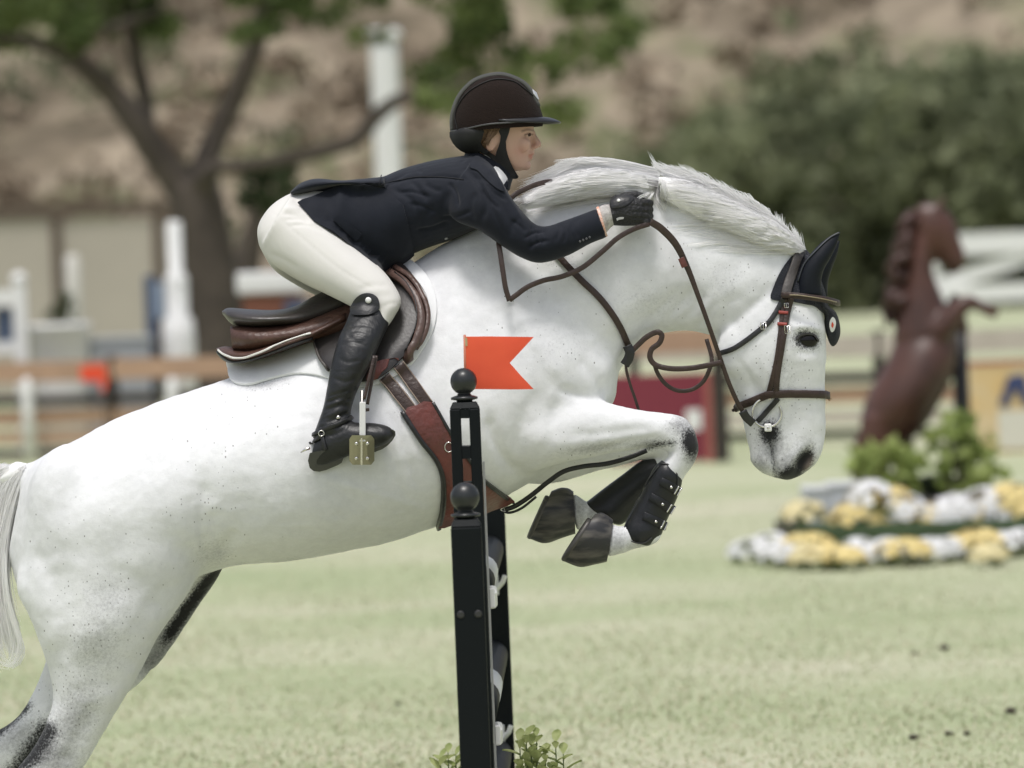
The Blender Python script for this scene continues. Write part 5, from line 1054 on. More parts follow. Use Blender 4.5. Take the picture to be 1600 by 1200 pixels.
# ---------------------------------------------------------------- trees
def tree(name, label, Y, limbs, blobs, leafm, leaf, per, seed, base):
    rg = np.random.default_rng(seed); t = thing(name, G(*base) if base else P(*limbs[0][0][:2], Y), label, 'tree'); mb = []
    for rows in limbs:
        R = crom(rows, 5); m_ = MB(); m_.tube([P(r[0], r[1], Y + (r[3] if len(r) > 3 else 0)) for r in R], [max(r[2] * mpp(Y), .02) for r in R], 12); mb.append((m_.V, m_.F))
    me = remesh(mb, .05, 'trunk'); V_, E_ = mesh_arrays(me); V_ = smooth_tb(V_, E_, 4); me.vertices.foreach_set('co', V_.ravel()); finish(me, 'trunk', BARK, t)
    V = []; Fc = []; B = []
    for (x, y, rx, ry, dy) in blobs: B.append((tuple(P(x, y, Y + dy)), (rx * mpp(Y), max(rx, ry) * mpp(Y) * .8, ry * mpp(Y))))
    pts = cloud(B, per, rg); leaf_faces(V, Fc, pts, leaf, len(pts), rg); mesh_obj('crown', V, Fc, leafm, t, False); return t
TY = 52
limbs = [[(345, 640, 62, 0), (338, 560, 52, 0), (332, 480, 48, 0), (322, 400, 46, 0), (310, 330, 44, 0), (300, 290, 38, 0)],
         [(318, 350, 34, 0), (280, 290, 27, 0), (245, 240, 25, 0), (215, 195, 24, 0), (175, 145, 20, 0), (130, 105, 17, -.3), (95, 80, 14, -.4), (50, 66, 12, -.5), (-20, 58, 9, -.5)], [(225, 215, 18, 0), (228, 160, 14, .4), (215, 100, 13, .4), (205, 40, 12, .4), (195, -60, 10, .4)],
         [(322, 330, 34, 0), (318, 270, 24, .3), (335, 220, 20, .5), (360, 165, 19, .6), (385, 105, 18, .6), (405, 50, 16, .6), (420, -40, 14, .6)], [(315, 285, 20, -.2), (340, 262, 12, -.5), (390, 258, 11, -.6), (450, 248, 12, -.8), (520, 232, 13, -1), (560, 215, 14, -1), (585, 185, 13, -1), (615, 160, 12, -1), (650, 148, 11, -1), (700, 135, 8, -1), (760, 110, 6, -1)],
         [(110, 88, 10, -.4), (150, 50, 9, -.3), (190, 40, 9, -.2), (260, 10, 7, 0)]]
blobs = []
for i in range(46): blobs.append((rg.uniform(-60, 250), rg.uniform(-90, 72) , rg.uniform(26, 48), rg.uniform(20, 34), rg.uniform(-1, 1.5)))
for i in range(26): blobs.append((rg.uniform(370, 600), rg.uniform(-90, 62), rg.uniform(22, 44), rg.uniform(18, 32), rg.uniform(-1, 1.5)))
for i in range(44):
    x = rg.uniform(650, 985); blobs.append((x, rg.uniform(-80, 185 - max(0, x - 880) * .9), rg.uniform(26, 50), rg.uniform(20, 36), rg.uniform(-1.5, 1)))
for i in range(22): blobs.append((rg.uniform(-100, 700), rg.uniform(-420, -140), rg.uniform(50, 90), rg.uniform(36, 60), rg.uniform(-2, 2)))
tree('broad_tree', 'large spreading tree with forked grey trunk behind the rider', TY, limbs, blobs, LG, .10, 900, 42, (345, 655))
tree('leaning_tree', 'small dark leafy tree beside the forked trunk, behind the rider\'s seat', 60, [[(368, 620, 30), (372, 540, 27), (378, 470, 26), (388, 400, 22), (402, 340, 16), (415, 290, 10)]], [(415, 285, 42, 34, 0), (440, 265, 30, 24, .4), (392, 310, 30, 32, 0), (425, 315, 34, 26, -.4), (455, 300, 24, 24, .2), (400, 265, 26, 22, .3)], LD, .11, 900, 43, (368, 632))
# ---------------------------------------------------------------- wall, column, equipment beyond the fence
WALLC = mat('screen_cloth', (.43, .39, .33), .9, vary=(.6, (.36, .33, .28), .8)); POSTC = mat('dark_post', (.10, .075, .055), .8); WOODT = mat('tan_board', (.46, .30, .20), .75, vary=(5, (.34, .22, .15), .7)); WOODG = mat('grey_board', (.52, .47, .41), .8, vary=(5, (.38, .33, .28), .7)); PAINT = mat('white_paint', (.78, .78, .77), .5); DARKW = mat('dark_wood', (.035, .028, .022), .8); BLUEP = mat('slate_blue_paint', (.06, .085, .14), .6)
def vbox(mb, x0, y0, x1, y1, Y, d):
    """upright box whose front face covers photo pixels x0..x1, y0..y1 at depth Y"""
    a = P((x0 + x1) / 2, (y0 + y1) / 2, Y); k = mpp(Y); mb.box(a + Vector((0, d / 2, 0)), ((x1 - x0) * k, d, (y1 - y0) * k)); return a
sw = thing('screen_wall', G(60, 610), 'beige cloth screen wall with dark frame behind the left jumps', 'wall')
WY = 72
def wz(px, py): return P(px, py, WY)
for x0, x1 in ((-60, 82), (94, 240), (252, 330)):
    a = wz(x0, 345); b = wz(x1, 345); z1 = a.z; mb = MB(); mb.box(((a.x + b.x) / 2, WY, z1 / 2), (b.x - a.x, .06, z1)); mb.build('screen_panel', WALLC, sw)
z1 = wz(60, 345).z
for x in (88, 246): a = wz(x, 345); mb = MB(); mb.box((a.x, WY, (z1 + .1) / 2), (.16, .16, z1 + .1)); mb.build('post', POSTC, sw)
mb = MB(); a = wz(-60, 340); b = wz(330, 340); mb.box(((a.x + b.x) / 2, WY - .02, z1 + .14), (b.x - a.x, .14, .20)); mb.build('top_rail', POSTC, sw)
wc = thing('white_column', P(632, 624, 60), 'tall plain white column rising behind the rider\'s back', 'column')
mb = MB(); a = P(603, 150, 60); zt = P(595, 48, 60).z; mb.lathe((a.x, 60, 0), [(.21, 0), (.19, .3), (.185, zt - .3), (.18, zt - .1)], 24); mb.build('shaft', PAINT, wc, True); mb = MB(); mb.lathe((a.x, 60, zt - .1), [(.23, 0), (.24, .06), (.20, .12)], 24); mb.build('capital', PAINT, wc, True)
# fence of boards along the arena
fence = thing('board_fence', G(200, 718), 'low wooden board fence along the far side of the arena', 'fence')
A0 = G(-40, 722); A1 = G(1640, 684)
def fp(t, z, dy=0): q = A0 + (A1 - A0) * t; return Vector((q.x, q.y + dy, z))
nb = 7
for i in range(-3, nb + 3):
    t0, t1 = i / nb + .002, (i + 1) / nb - .002; lite = i >= 4
    for (z, h_, mt) in ((.90, .20, WOODG if lite else WOODT), (.445, .155, WOODT), (.25, .11, WOODG if lite else WOODT), (.10, .075, DARKW)):  # lowest dark board stands in for the shaded gap at the bottom
        mb = MB(); mb.bar(fp(t0, z - .02, random.uniform(-.01, .01)), fp(t1, z - .02 + random.uniform(-.015, .015)), h_, .04, up=(0, 1, 0)); mb.build('board', mt, fence)
    mb = MB(); q = fp(i / nb, 0, .07); mb.box((q.x, q.y, .5), (.11, .10, 1.02)); mb.build('post', DARKW, fence)
    mb = MB(); mb.bar(fp(t0, .595, -.03), fp(t1, .595, -.03), .095, .07, up=(0, 1, 0)); mb.build('rail', DARKW, fence)  # dark strip added as the shadow line between the boards
def FYat(px): return (A0 + (A1 - A0) * ((px + 40) / 1680)).y
# banner panels on the fence
mp_ = thing('red_panel', G(1040, 722), 'maroon red panel standing at the fence, seen past the reins', 'panel')
Yp = G(1040, 724).y; mb = MB(); vbox(mb, 950, 585, 1102, 722, Yp, .06); mb.build('board', mat('maroon_panel', (.19, .022, .040), .6), mp_); mb = MB(); vbox(mb, 1102, 582, 1113, 722, Yp - .01, .08); mb.build('edge', mat('salmon_edge', (.40, .12, .10), .6), mp_)
mb = MB(); vbox(mb, 1072, 640, 1096, 672, Yp - .008, .006); mb.build('white_mark', PAINT, mp_)
bp_ = thing('black_post', G(1126, 720), 'black square post at the right edge of the red panel', 'post'); mb = MB(); vbox(mb, 1114, 566, 1138, 722, Yp - .1, .14); mb.build('shaft', DARKW, bp_, bevel=.01); mb = MB(); vbox(mb, 1111, 558, 1141, 566, Yp - .12, .18); mb.build('cap', DARKW, bp_, bevel=.01)
jb = thing('jump_plank', P(1070, 720, Yp + .5), 'tan wooden plank above the red panel, seen under the neck', 'plank'); mb = MB(); vbox(mb, 960, 512, 1140, 552, Yp + .5, .05); mb.build('board', WOODT, jb)
for x in (985, 1120): mb = MB(); vbox(mb, x, 552, x + 16, 715, Yp + .5, .05); mb.build('leg', DARKW, jb)
ys = thing('yellow_sign', G(1570, 705), 'yellow banner with slanted blue lettering on the fence at the right edge', 'banner')
Yy = G(1570, 708).y; mb = MB(); vbox(mb, 1514, 568, 1660, 712, Yy, .04); mb.build('board', mat('yellow_banner', (.62, .42, .17), .7, vary=(3, (.62, .55, .40), .8)), ys); mb = MB(); vbox(mb, 1512, 562, 1660, 568, Yy - .01, .06); mb.build('edge', mat('salmon_edge', (.40, .12, .10), .6), ys)
V_, F_ = sheet([(1560, 634), (1575, 588), (1602, 584), (1612, 632), (1598, 633), (1592, 612), (1580, 614), (1577, 634)], .01, step=12, depth=lambda x, y: Yy - .012, smooth_outline=1); mesh_obj('letter', V_, F_, mat('blue_print', (.035, .05, .13), .6), ys, False)
mb = MB(); vbox(mb, 1560, 640, 1660, 700, Yy - .012, .01); mb.build('white_field', mat('pale_print', (.62, .60, .52), .7), ys)
# left: white standards, tub, pillar
LY_ = FYat(100) + 1.6
def at_ground(px, Y): q = P(px, 600, Y); return Vector((q.x, Y, 0))
def zpx(px, py, Y): return P(px, py, Y).z
def pillar(name, label, cat, px, Y, prof, m, part='shaft', group=None):
    """round or square pillar: prof rows = (half width px, py)"""
    b = at_ground(px, Y); t = thing(name, b, label, cat, group); mb = MB(); pr = [(w_ * mpp(Y), zpx(px, y, Y)) for w_, y in prof]; pr = [(pr[0][0], 0.0)] + [p for p in pr if p[1] > .02]; mb.lathe(b, pr, 20); mb.build(part, m, t, True); return t
pillar('white_pillar', 'white tapering pillar standing in front of the tree trunk', 'pillar', 282, LY_, [(26, 560), (26, 530), (24, 500), (17, 492), (18, 440), (17, 430), (11, 425), (12, 350), (9, 345)], PAINT)
pillar('thin_white_post', 'thin white post in front of the beige screen', 'post', 121, LY_ + 8, [(13, 600), (13, 470), (12, 405), (8, 398)], mat('offwhite_paint', (.58, .56, .52), .6))
t = thing('blue_post', at_ground(240, LY_), 'dark blue post with a pale cup beside the white pillar', 'post'); b = at_ground(240, LY_); mb = MB(); z1 = zpx(240, 430, LY_); mb.box((b.x, b.y, z1 / 2), (.11, .11, z1)); mb.build('shaft', BLUEP, t, bevel=.01); mb = MB(); z0 = zpx(240, 470, LY_); mb.box((b.x + .09, b.y - .02, z0), (.10, .08, .36)); mb.build('cup_plate', mat('pale_blue', (.25, .31, .40), .6), t, bevel=.01)
t = thing('white_standard', at_ground(20, LY_ - .5), 'white wing jump standard with blue panel at the left edge', 'standard'); b = at_ground(36, LY_ - .5); z1 = zpx(36, 445, LY_ - .5)
for x in (36, -30): q = at_ground(x, LY_ - .5); mb = MB(); mb.box((q.x, q.y, z1 / 2), (.13, .12, z1)); mb.build('upright', PAINT, t, bevel=.01); mb = MB(); mb.lathe((q.x, q.y, z1), [(.05, 0), (.08, .04), (.07, .10), (.02, .13)], 14); mb.build('finial', PAINT, t, True)
q0 = at_ground(-30, LY_ - .5); q1 = at_ground(36, LY_ - .5)
for z_, h_ in ((z1 - .12, .16), (z1 - .62, .12)): mb = MB(); mb.bar((q0.x + .06, q0.y, z_), (q1.x - .06, q1.y, z_), h_, .05, up=(0, 1, 0)); mb.build('rail', PAINT, t)
mb = MB(); mb.box(((q0.x + q1.x) / 2 + .05, q0.y + .04, z1 - .42), (.18, .04, .40)); mb.build('panel', BLUEP, t)
t = thing('white_tub', at_ground(95, LY_ - .3), 'white tub holding a dark bush, left of the orange flag', 'tub'); b = at_ground(95, LY_ - .3); z0 = zpx(95, 505, LY_ - .3); mb = MB(); mb.lathe(b, [(.24, 0), (.27, z0 * .5), (.31, z0 - .06), (.33, z0 - .05), (.33, z0), (.29, z0 - .01)], 24); mb.build('pot', PAINT, t, True)
rg2 = np.random.default_rng(50); V = []; Fc = []; pts = cloud([((b.x + .03, b.y, z0 + .08), (.20, .18, .14)), ((b.x + .08, b.y, z0 + .22), (.12, .1, .12))], 4500, rg2); leaf_faces(V, Fc, pts, .035, len(pts), rg2); mesh_obj('foliage', V, Fc, LD, t, False)
t = thing('grey_crate', at_ground(190, LY_), 'grey box standing between the white tub and blue post', 'box'); b = at_ground(188, LY_); z0 = zpx(188, 532, LY_); mb = MB(); mb.box((b.x, b.y, z0 / 2), (.66, .5, z0)); mb.build('case', mat('grey_plastic', (.33, .35, .37), .6), t, bevel=.02); mb = MB(); mb.box((b.x, b.y, z0 + .02), (.70, .54, .05)); mb.build('lid', mat('grey_lid', (.40, .42, .43), .6), t, bevel=.01)
t = thing('orange_flag', at_ground(146, FYat(146) - .15), 'small orange red marker flag in front of the grey box', 'flag'); Yo = FYat(146) - .15; mb = MB(); q = at_ground(163, Yo); z1 = zpx(163, 568, Yo); mb.lathe(q, [(.014, 0), (.012, z1)], 8); mb.build('stick', DARKW, t, True); V_, F_ = sheet([(125, 572), (164, 570), (168, 598), (160, 617), (156, 596), (127, 596)], .008, step=10, depth=lambda x, y: Yo - .02, smooth_outline=1); mesh_obj('cloth', V_, F_, mat('orange_cloth', (.78, .075, .025), .7), t, False)
t = thing('jump_box', at_ground(430, FYat(430) + 1.2), 'brown jump box with white top rail behind the saddle', 'jump box'); Yb = FYat(430) + 1.2; b = at_ground(430, Yb); mb = MB(); z0 = zpx(430, 458, Yb); mb.box((b.x, b.y, z0 / 2 - .0), (.56, .4, z0)); mb.build('case', mat('rust_board', (.22, .085, .05), .7), t, bevel=.01); z1 = zpx(430, 424, Yb); mb = MB(); mb.box((b.x, b.y, (z0 + z1) / 2), (.66, .5, z1 - z0)); mb.build('top', PAINT, t, bevel=.03); mb = MB(); mb.box((b.x + .26, b.y - .16, z0 * .55), (.26, .2, z0 * .8)); mb.build('end_panel', BLUEP, t, bevel=.01)
for px in (42, 268):
    pillar('white_marker', 'small white rounded marker at the foot of the fence, ' + ('under the white standard' if px < 100 else 'left of the white pillar'), 'marker', px, FYat(px) - .3, [(9, 640), (9, 610), (7, 596), (3, 590)], PAINT, 'shaft', 'white markers by the fence')
# white cross-braced gate on the right
wg = thing('white_gate', at_ground(1560, 70), 'white cross braced fence beyond the statue at the right edge', 'gate'); WG = 70
for (x0, y0, x1, y1, h_) in ((1462, 384, 1700, 374, 34), (1462, 461, 1700, 450, 27), (1466, 446, 1610, 400, 22), (1590, 392, 1720, 440, 22)):
    mb = MB(); mb.bar(P(x0, y0, WG + (.05 if h_ == 22 else 0)), P(x1, y1, WG + (.05 if h_ == 22 else 0)), h_ * mpp(WG), .06, up=(0, 1, 0)); mb.build('rail', PAINT, wg)
for x in (1466, 1690): q = at_ground(x, WG + .12); z1 = zpx(x, 372, WG); mb = MB(); mb.box((q.x, q.y, z1 / 2), (.14, .12, z1)); mb.build('post', PAINT, wg)
# ---------------------------------------------------------------- rearing horse statue in its flower bed
SY = 22.0
stt = thing('horse_statue', at_ground(1410, SY), 'brown rearing horse statue standing in the flower bed', 'statue')
def sl(rows, dy=0): return loft([(r[0], r[1], r[2], r[3], r[4], SY + (r[5] if len(r) > 5 else 0)) for r in rows], n=20, sub=4)
sp_ = [sl([(1404, 515, 1492, 500, .12), (1394, 545, 1496, 545, .22), (1376, 580, 1488, 590, .27), (1356, 615, 1466, 635, .28), (1345, 650, 1445, 668, .24), (1345, 690, 1410, 695, .14)]),
       sl([(1394, 530, 1492, 515, .18), (1404, 482, 1480, 480, .15), (1414, 442, 1468, 452, .125), (1420, 406, 1458, 424, .11), (1428, 370, 1458, 398, .095), (1440, 340, 1470, 380, .085)]),
       sl([(1432, 318, 1434, 376, .07), (1462, 316, 1444, 398, .10), (1490, 340, 1456, 406, .088), (1500, 372, 1474, 416, .07), (1509, 398, 1484, 430, .062), (1509, 416, 1492, 430, .035)]),
       sl([(1345, 650, 1410, 640, .10, -.12), (1342, 690, 1400, 690, .09, -.13), (1352, 720, 1392, 720, .07, -.13), (1358, 750, 1382, 750, .05, -.13), (1362, 790, 1380, 790, .045, -.13), (1356, 812, 1386, 812, .06, -.13)]),
       sl([(1370, 650, 1440, 640, .10, .14), (1372, 690, 1428, 690, .085, .14), (1392, 720, 1424, 720, .06, .14), (1400, 755, 1420, 755, .045, .14), (1402, 790, 1420, 790, .045, .14), (1398, 806, 1426, 806, .06, .14)]),
       sl([(1450, 505, 1470, 545, .08, -.12), (1480, 478, 1492, 520, .07, -.14), (1500, 462, 1512, 490, .055, -.14), (1522, 462, 1522, 484, .045, -.14), (1542, 476, 1536, 492, .035, -.14), (1562, 484, 1556, 500, .038, -.14)]),
       sl([(1450, 510, 1470, 555, .08, .12), (1480, 470, 1496, 520, .06, .14), (1490, 455, 1506, 470, .05, .14), (1502, 470, 1490, 480, .04, .14), (1512, 500, 1498, 505, .035, .14), (1516, 520, 1500, 524, .04, .14)]),
       sl([(1350, 660, 1362, 640, .05), (1338, 680, 1352, 690, .05), (1330, 710, 1348, 715, .06), (1330, 750, 1344, 752, .04), (1334, 775, 1340, 775, .01)])]
for s_ in (-1, 1): sp_.append(sl([(1470, 332, 1456, 336, .025, .05 * s_), (1478, 316, 1466, 314, .02, .05 * s_), (1480, 305, 1475, 304, .006, .05 * s_)]))
me = remesh(sp_, .014, 'statue'); V_, E_ = mesh_arrays(me); V_ = smooth_tb(V_, E_, 4); V_ = smooth_np(V_, E_, 8, .5); me.vertices.foreach_set('co', V_.ravel()); finish(me, 'body', mat('statue_bronze', (.105, .043, .029), .4, vary=(2.5, (.035, .017, .013), .85), spec=.5), stt)
mn = MB(); rg3 = np.random.default_rng(60)
for i in range(26):
    t = rg3.random(); x = 1434 - 24 * t + rg3.normal(0, 4); y = 318 + 150 * t; m_ = [(x, y, .04 * rg3.normal()), (x - 12, y + 6, .05 * rg3.normal()), (x - 22 + rg3.normal(0, 4), y + 22, .06 * rg3.normal()), (x - 24 + rg3.normal(0, 6), y + 42, .06 * rg3.normal())]
    R = crom(m_, 3); mn.tube([P(r[0], r[1], SY + r[2]) for r in R], [.055 * (1 - .75 * k_ / (len(R) - 1)) for k_ in range(len(R))], 7)
mn.build('mane', mat('statue_mane', (.055, .024, .018), .5), stt, True)
mb = MB(); q = at_ground(1502, SY + .05); mb.lathe(q, [(.06, 0), (.05, zpx(1502, 520, SY))], 14); mb.build('support_post', mat('black_iron', (.012, .012, .012), .5), stt, True)
mb = MB(); mb.box((at_ground(1400, SY).x + .1, SY, .03), (1.2, .8, .14)); mb.build('plinth', DARKW, stt, bevel=.02)
# shrubs
def shrub(name, label, px, Y, blobs, m, leaf, per, seed, stem=True):
    rgs = np.random.default_rng(seed); b = at_ground(px, Y); t = thing(name, b, label, 'shrub', 'shrubs round the statue'); B = [(tuple(P(x, y, Y + dy)), (rx * mpp(Y), rx * mpp(Y), ry * mpp(Y))) for x, y, rx, ry, dy in blobs]; V = []; Fc = []; pts = cloud(B, per, rgs); leaf_faces(V, Fc, pts, leaf, len(pts), rgs); mesh_obj('foliage', V, Fc, m, t, False)
    mb = MB()
    for k_, (c, r) in enumerate(B): mb.tube([b + Vector((rgs.normal(0, .04), rgs.normal(0, .04), 0)), (b + Vector(c)) / 2 + Vector((rgs.normal(0, .05), 0, -.05)), Vector(c)], [.022, .016, .008], 6)
    mb.build('stems', BARK, t, True)
shrub('round_shrub', 'bright green round shrub in front of the statue\'s hind legs', 1375, SY - .9, [(1345, 720, 28, 30, 0), (1390, 706, 32, 28, .1), (1420, 722, 26, 30, 0), (1365, 745, 36, 22, .1), (1410, 750, 30, 20, 0)], LY, .07, 1700, 61)
shrub('tall_shrub', 'taller yellow green shrub right of the statue', 1510, SY - .5, [(1500, 668, 32, 26, 0), (1470, 690, 26, 24, 0), (1535, 700, 32, 30, .1), (1500, 715, 40, 30, 0), (1550, 735, 26, 30, 0), (1475, 740, 26, 30, 0), (1520, 760, 30, 26, 0)], LY, .07, 1500, 62)
shrub('dark_shrub', 'dark low shrub between the two green shrubs', 1455, SY + .5, [(1450, 765, 40, 26, 0), (1420, 772, 30, 22, 0), (1490, 775, 36, 22, 0), (1530, 780, 34, 20, 0)], LD, .07, 1500, 63)
# flower bed edging and planters
bed = thing('flower_bed', G(1380, 880), 'raised flower bed with green kerb under the statue', 'flower bed')
mb = MB(); a = G(1246, 866); b = G(1760, 848); mb.bar(a + Vector((0, .0, .09)), b + Vector((0, 0, .09)), .16, .5, up=(0, 1, 0)); mb.build('kerb', mat('green_kerb', (.05, .085, .035), .8, vary=(6, (.03, .05, .02), .8)), bed, bevel=.02)
mb = MB(); mb.box((a.x + 1.15, a.y + 1.5, .02), (2.3, 2.6, .10)); mb.build('soil', mat('soil', (.045, .035, .026), .95, bump=(8, .6)), bed)
for i, (x0, x1, y0, y1) in enumerate(((1288, 1332, 758, 812), (1248, 1284, 764, 806))):
    Yq = 18.3; t = thing('planter_box', at_ground((x0 + x1) / 2, Yq), ('larger' if i == 0 else 'smaller') + ' pale grey planter box at the left end of the flower bed', 'planter', 'pale planter boxes'); b_ = at_ground((x0 + x1) / 2, Yq); z1 = max(.3, zpx(x0, y0, Yq)); mb = MB(); mb.box((b_.x, b_.y, z1 / 2), ((x1 - x0) * mpp(Yq), .3, z1), taper=1.12); mb.build('box', mat('pale_grey_box', (.66, .68, .70), .6), t, bevel=.012); mb = MB(); mb.box((b_.x, b_.y, z1), ((x1 - x0) * mpp(Yq) * 1.14, .36, .03)); mb.build('rim', mat('pale_grey_rim', (.62, .63, .63), .6), t, bevel=.006)
def flower_proto(seed, col):
    rgs = np.random.default_rng(seed); V = []; Fc = []
    for i in range(46):
        d = rgs.normal(0, 1, 3); d[2] = abs(d[2]) * .9; d[1] *= 1; d /= np.linalg.norm(d); c = Vector(d * np.array((.13, .11, .11))) + Vector((0, 0, .07)); n_ = Vector(d); x = n_.cross(Vector((.3, .2, 1))).normalized(); y = n_.cross(x)
        for p_ in range(5):       # five petals on each blossom
            a = 2 * math.pi * p_ / 5 + rgs.random(); k = len(V); u = x * math.cos(a) + y * math.sin(a); v = -x * math.sin(a) + y * math.cos(a); s = .030
            V += [c, c + u * s * .7 + v * s * .45 + n_ * .006, c + u * s * 1.2 + n_ * .002, c + u * s * .7 - v * s * .45 + n_ * .006]; Fc.append((k, k + 1, k + 2, k + 3))
    bl = bpy.data.meshes.new('blossom'); bl.from_pydata([tuple(v) for v in V], [], Fc); bl.materials.append(col)
    V = []; Fc = []; pts = cloud([((0, 0, .04), (.14, .12, .06))], 2200, rgs); leaf_faces(V, Fc, pts, .035, len(pts), rgs); lf = bpy.data.meshes.new('foliage'); lf.from_pydata([tuple(map(float, v)) for v in V], [], Fc); lf.materials.append(LG)
    return bl, lf
WHP = mat('white_petal', (.80, .80, .80), .6); YEP = mat('yellow_petal', (.80, .66, .30), .6); PYP = mat('pale_yellow_petal', (.80, .71, .42), .6)
protos = {'white': flower_proto(71, WHP), 'yellow': flower_proto(72, YEP), 'pale yellow': flower_proto(73, PYP)}
front = [(1178, 880, 'white', 1.2), (1206, 874, 'white', 1.3), (1222, 886, 'white', 1.1), (1240, 884, 'pale yellow', 1.1), (1262, 878, 'yellow', 1.4), (1266, 890, 'pale yellow', 1.1), (1294, 888, 'yellow', 1.2), (1318, 890, 'yellow', 1.1), (1340, 880, 'white', 1.2), (1362, 884, 'white', 1.1), (1388, 880, 'white', 1.2), (1412, 884, 'yellow', 1.3), (1432, 880, 'white', .9), (1456, 880, 'white', 1.2), (1480, 876, 'white', 1.1), (1506, 874, 'yellow', 1.2), (1530, 872, 'yellow', 1.4), (1546, 884, 'pale yellow', 1.0), (1572, 870, 'white', 1.2), (1596, 866, 'white', 1.2)]
back = [(1258, 830, 'pale yellow', 1.1), (1332, 836, 'yellow', 1.2), (1352, 822, 'pale yellow', 1.0), (1362, 812, 'white', 1.4), (1392, 812, 'yellow', 1.2), (1412, 828, 'white', 1.3), (1378, 834, 'yellow', 1.0), (1446, 836, 'yellow', 1.1), (1478, 830, 'white', 1.2), (1500, 824, 'white', 1.2), (1520, 832, 'yellow', 1.0), (1542, 818, 'white', 1.3), (1560, 830, 'white', 1.1), (1580, 812, 'yellow', 1.3), (1598, 826, 'yellow', 1.2)]
def FLAB(px, kind, where, i, rows):
    ords = ('first', 'second', 'third', 'fourth', 'fifth', 'sixth', 'seventh', 'eighth', 'ninth', 'tenth', 'eleventh', 'twelfth')
    same = sorted(r[0] for r in rows if r[2] == kind); n = same.index(px)
    return f'{ords[n]} {kind} flower clump from the left in the {where} row of the bed'
def plant_flowers(rows, zoff, where, Y=None):
    for i, (px, py, kind, s) in enumerate(rows):
        q = G(px, py) if Y is None else None
        if Y is not None: q = P(px, py, Y)
        t = thing('flowering_plant', q, FLAB(px, kind, where, i, rows), 'flowers', f'{kind} flowers in the {where} row'); t.location.z = max(q.z, 0); t.rotation_euler.z = i * 1.7; t.scale = (s * .98, s * .9, s * (.66 if where == 'front' else .9))
        for nm, me in zip(('blossom', 'foliage'), protos[kind]):
            o = bpy.data.objects.new(nm, me); COL.objects.link(o); o.parent = t
plant_flowers(front, 0, 'front'); plant_flowers(back, .1, 'back', 17.6)
# soil clods on the lawn
CLOD = mat('dark_soil_clod', (.07, .058, .042), .95, bump=(30, .6))
for i, (px, py, w_, where) in enumerate(((1430, 1022, 10, 'in the pair, the paler left one'), (1475, 1014, 16, 'in the pair, the larger right one'), (1580, 1113, 18, 'alone at the right edge'), (1428, 1154, 16, 'leftmost in the row of three'), (1482, 1148, 14, 'middle one in the row of three'), (1511, 1147, 11, 'rightmost in the row of three'), (622, 1101, 9, 'lying alone left of the black standard'))):
    q = G(px, py); k = w_ * (q.y + CAM_D) / FPX / 2; V_, F_ = ellipsoid((q.x, q.y, k * .3), (k, k * .8, k * .45), n=8); rgc = np.random.default_rng(i + 80); V_ = [Vector(v) + Vector(rgc.normal(0, k * .12, 3)) for v in V_]
    o = mesh_obj('soil_clod', V_, F_, CLOD); tag(o, 'small dark clod of soil on the lawn, ' + where, 'clod', 'soil clods on the lawn')
# ================================================================ the jump in front of the horse
BLACKP = mat('black_plastic', (.006, .008, .009), .5, bump=(30, .08), spec=.14); BALLP = mat('dusty_black_ball', (.012, .014, .015), .34, bump=(40, .1), spec=.5, vary=(14, (.03, .032, .033), .6)); TRACK = mat('track_metal', (.50, .50, .49), .45, metal=.3)
def ball(c, r, neck):
    return [(neck * .8, 0), (neck * .82, .004), (neck * 1.34, .007), (neck * 1.38, .012), (neck * 1.12, .015), (neck * .72, .018), (neck * .66, .022)] + [(max(r * math.sin(a), .002), .0215 + r * .92 - r * math.cos(a)) for a in np.linspace(.42, math.pi, 16)]
js = thing('jump_standard', Vector((P(735, 1100, -1.0).x, -1.0, 0)), 'black wing jump standard with two ball finials, in front of the horse', 'standard')
def post_at(px, py, Y): q = P(px, py, Y); return q
Yf, Yt = -1.35, -.75
kf, kt = mpp(Yf), mpp(Yt)
c = post_at(728, 815, Yf); zf = P(728, 822, Yf).z; wf = 48 * kf
mb = MB(); mb.box((c.x, Yf, zf / 2), (wf, .09, zf)); mb.build('pillar', BLACKP, js, bevel=.005)
mb = MB(); z2 = P(728, 811, Yf).z; mb.box((c.x, Yf, (zf + z2) / 2), (wf, .09, z2 - zf), taper=.78); mb.build('cap', BLACKP, js, bevel=.002)
mb = MB(); mb.lathe((c.x, Yf, z2), ball(c, 23 * kf, 17 * kf), 28); mb.build('ball_finial', BALLP, js, True)
for dx in (-.022, .022):
    q = P(733, 958, Yf); mb = MB(); mb.lathe((c.x + dx, Yf - .045, q.z), [(.010, 0), (.009, .002), (.004, .001)], 14, (0, -1, 0)); mb.build('bolt', mat('bolt_black', (.03, .03, .03), .3), js, True)
ct = post_at(726, 634, Yt); zt = P(726, 638, Yt).z; wt = 47 * kt
for s_ in (-1, 1): mb = MB(); mb.box((ct.x + s_ * wt * .32, Yt, zt / 2), (wt * .36, .085, zt)); mb.build('pillar_rail', BLACKP, js, bevel=.004)
zs = [zt - .012]; z = zt - .012; lst = [638, 652, 696, 716, 770]
for (y0, y1) in ((638.5, 653), (696, 716), (752, 800), (860, 900), (1000, 1040), (1140, 1200), (1320, 1400)):
    za, zb = P(726, y0, Yt).z - .001, P(726, y1, Yt).z; mb = MB(); mb.box((ct.x, Yt, (za + zb) / 2), (wt * .285, .083, za - zb)); mb.build('pillar_web', BLACKP, js)
mb = MB(); z2 = P(726, 628, Yt).z; mb.box((ct.x, Yt, (zt + z2) / 2), (wt, .085, z2 - zt), taper=.78); mb.build('cap', BLACKP, js, bevel=.002)
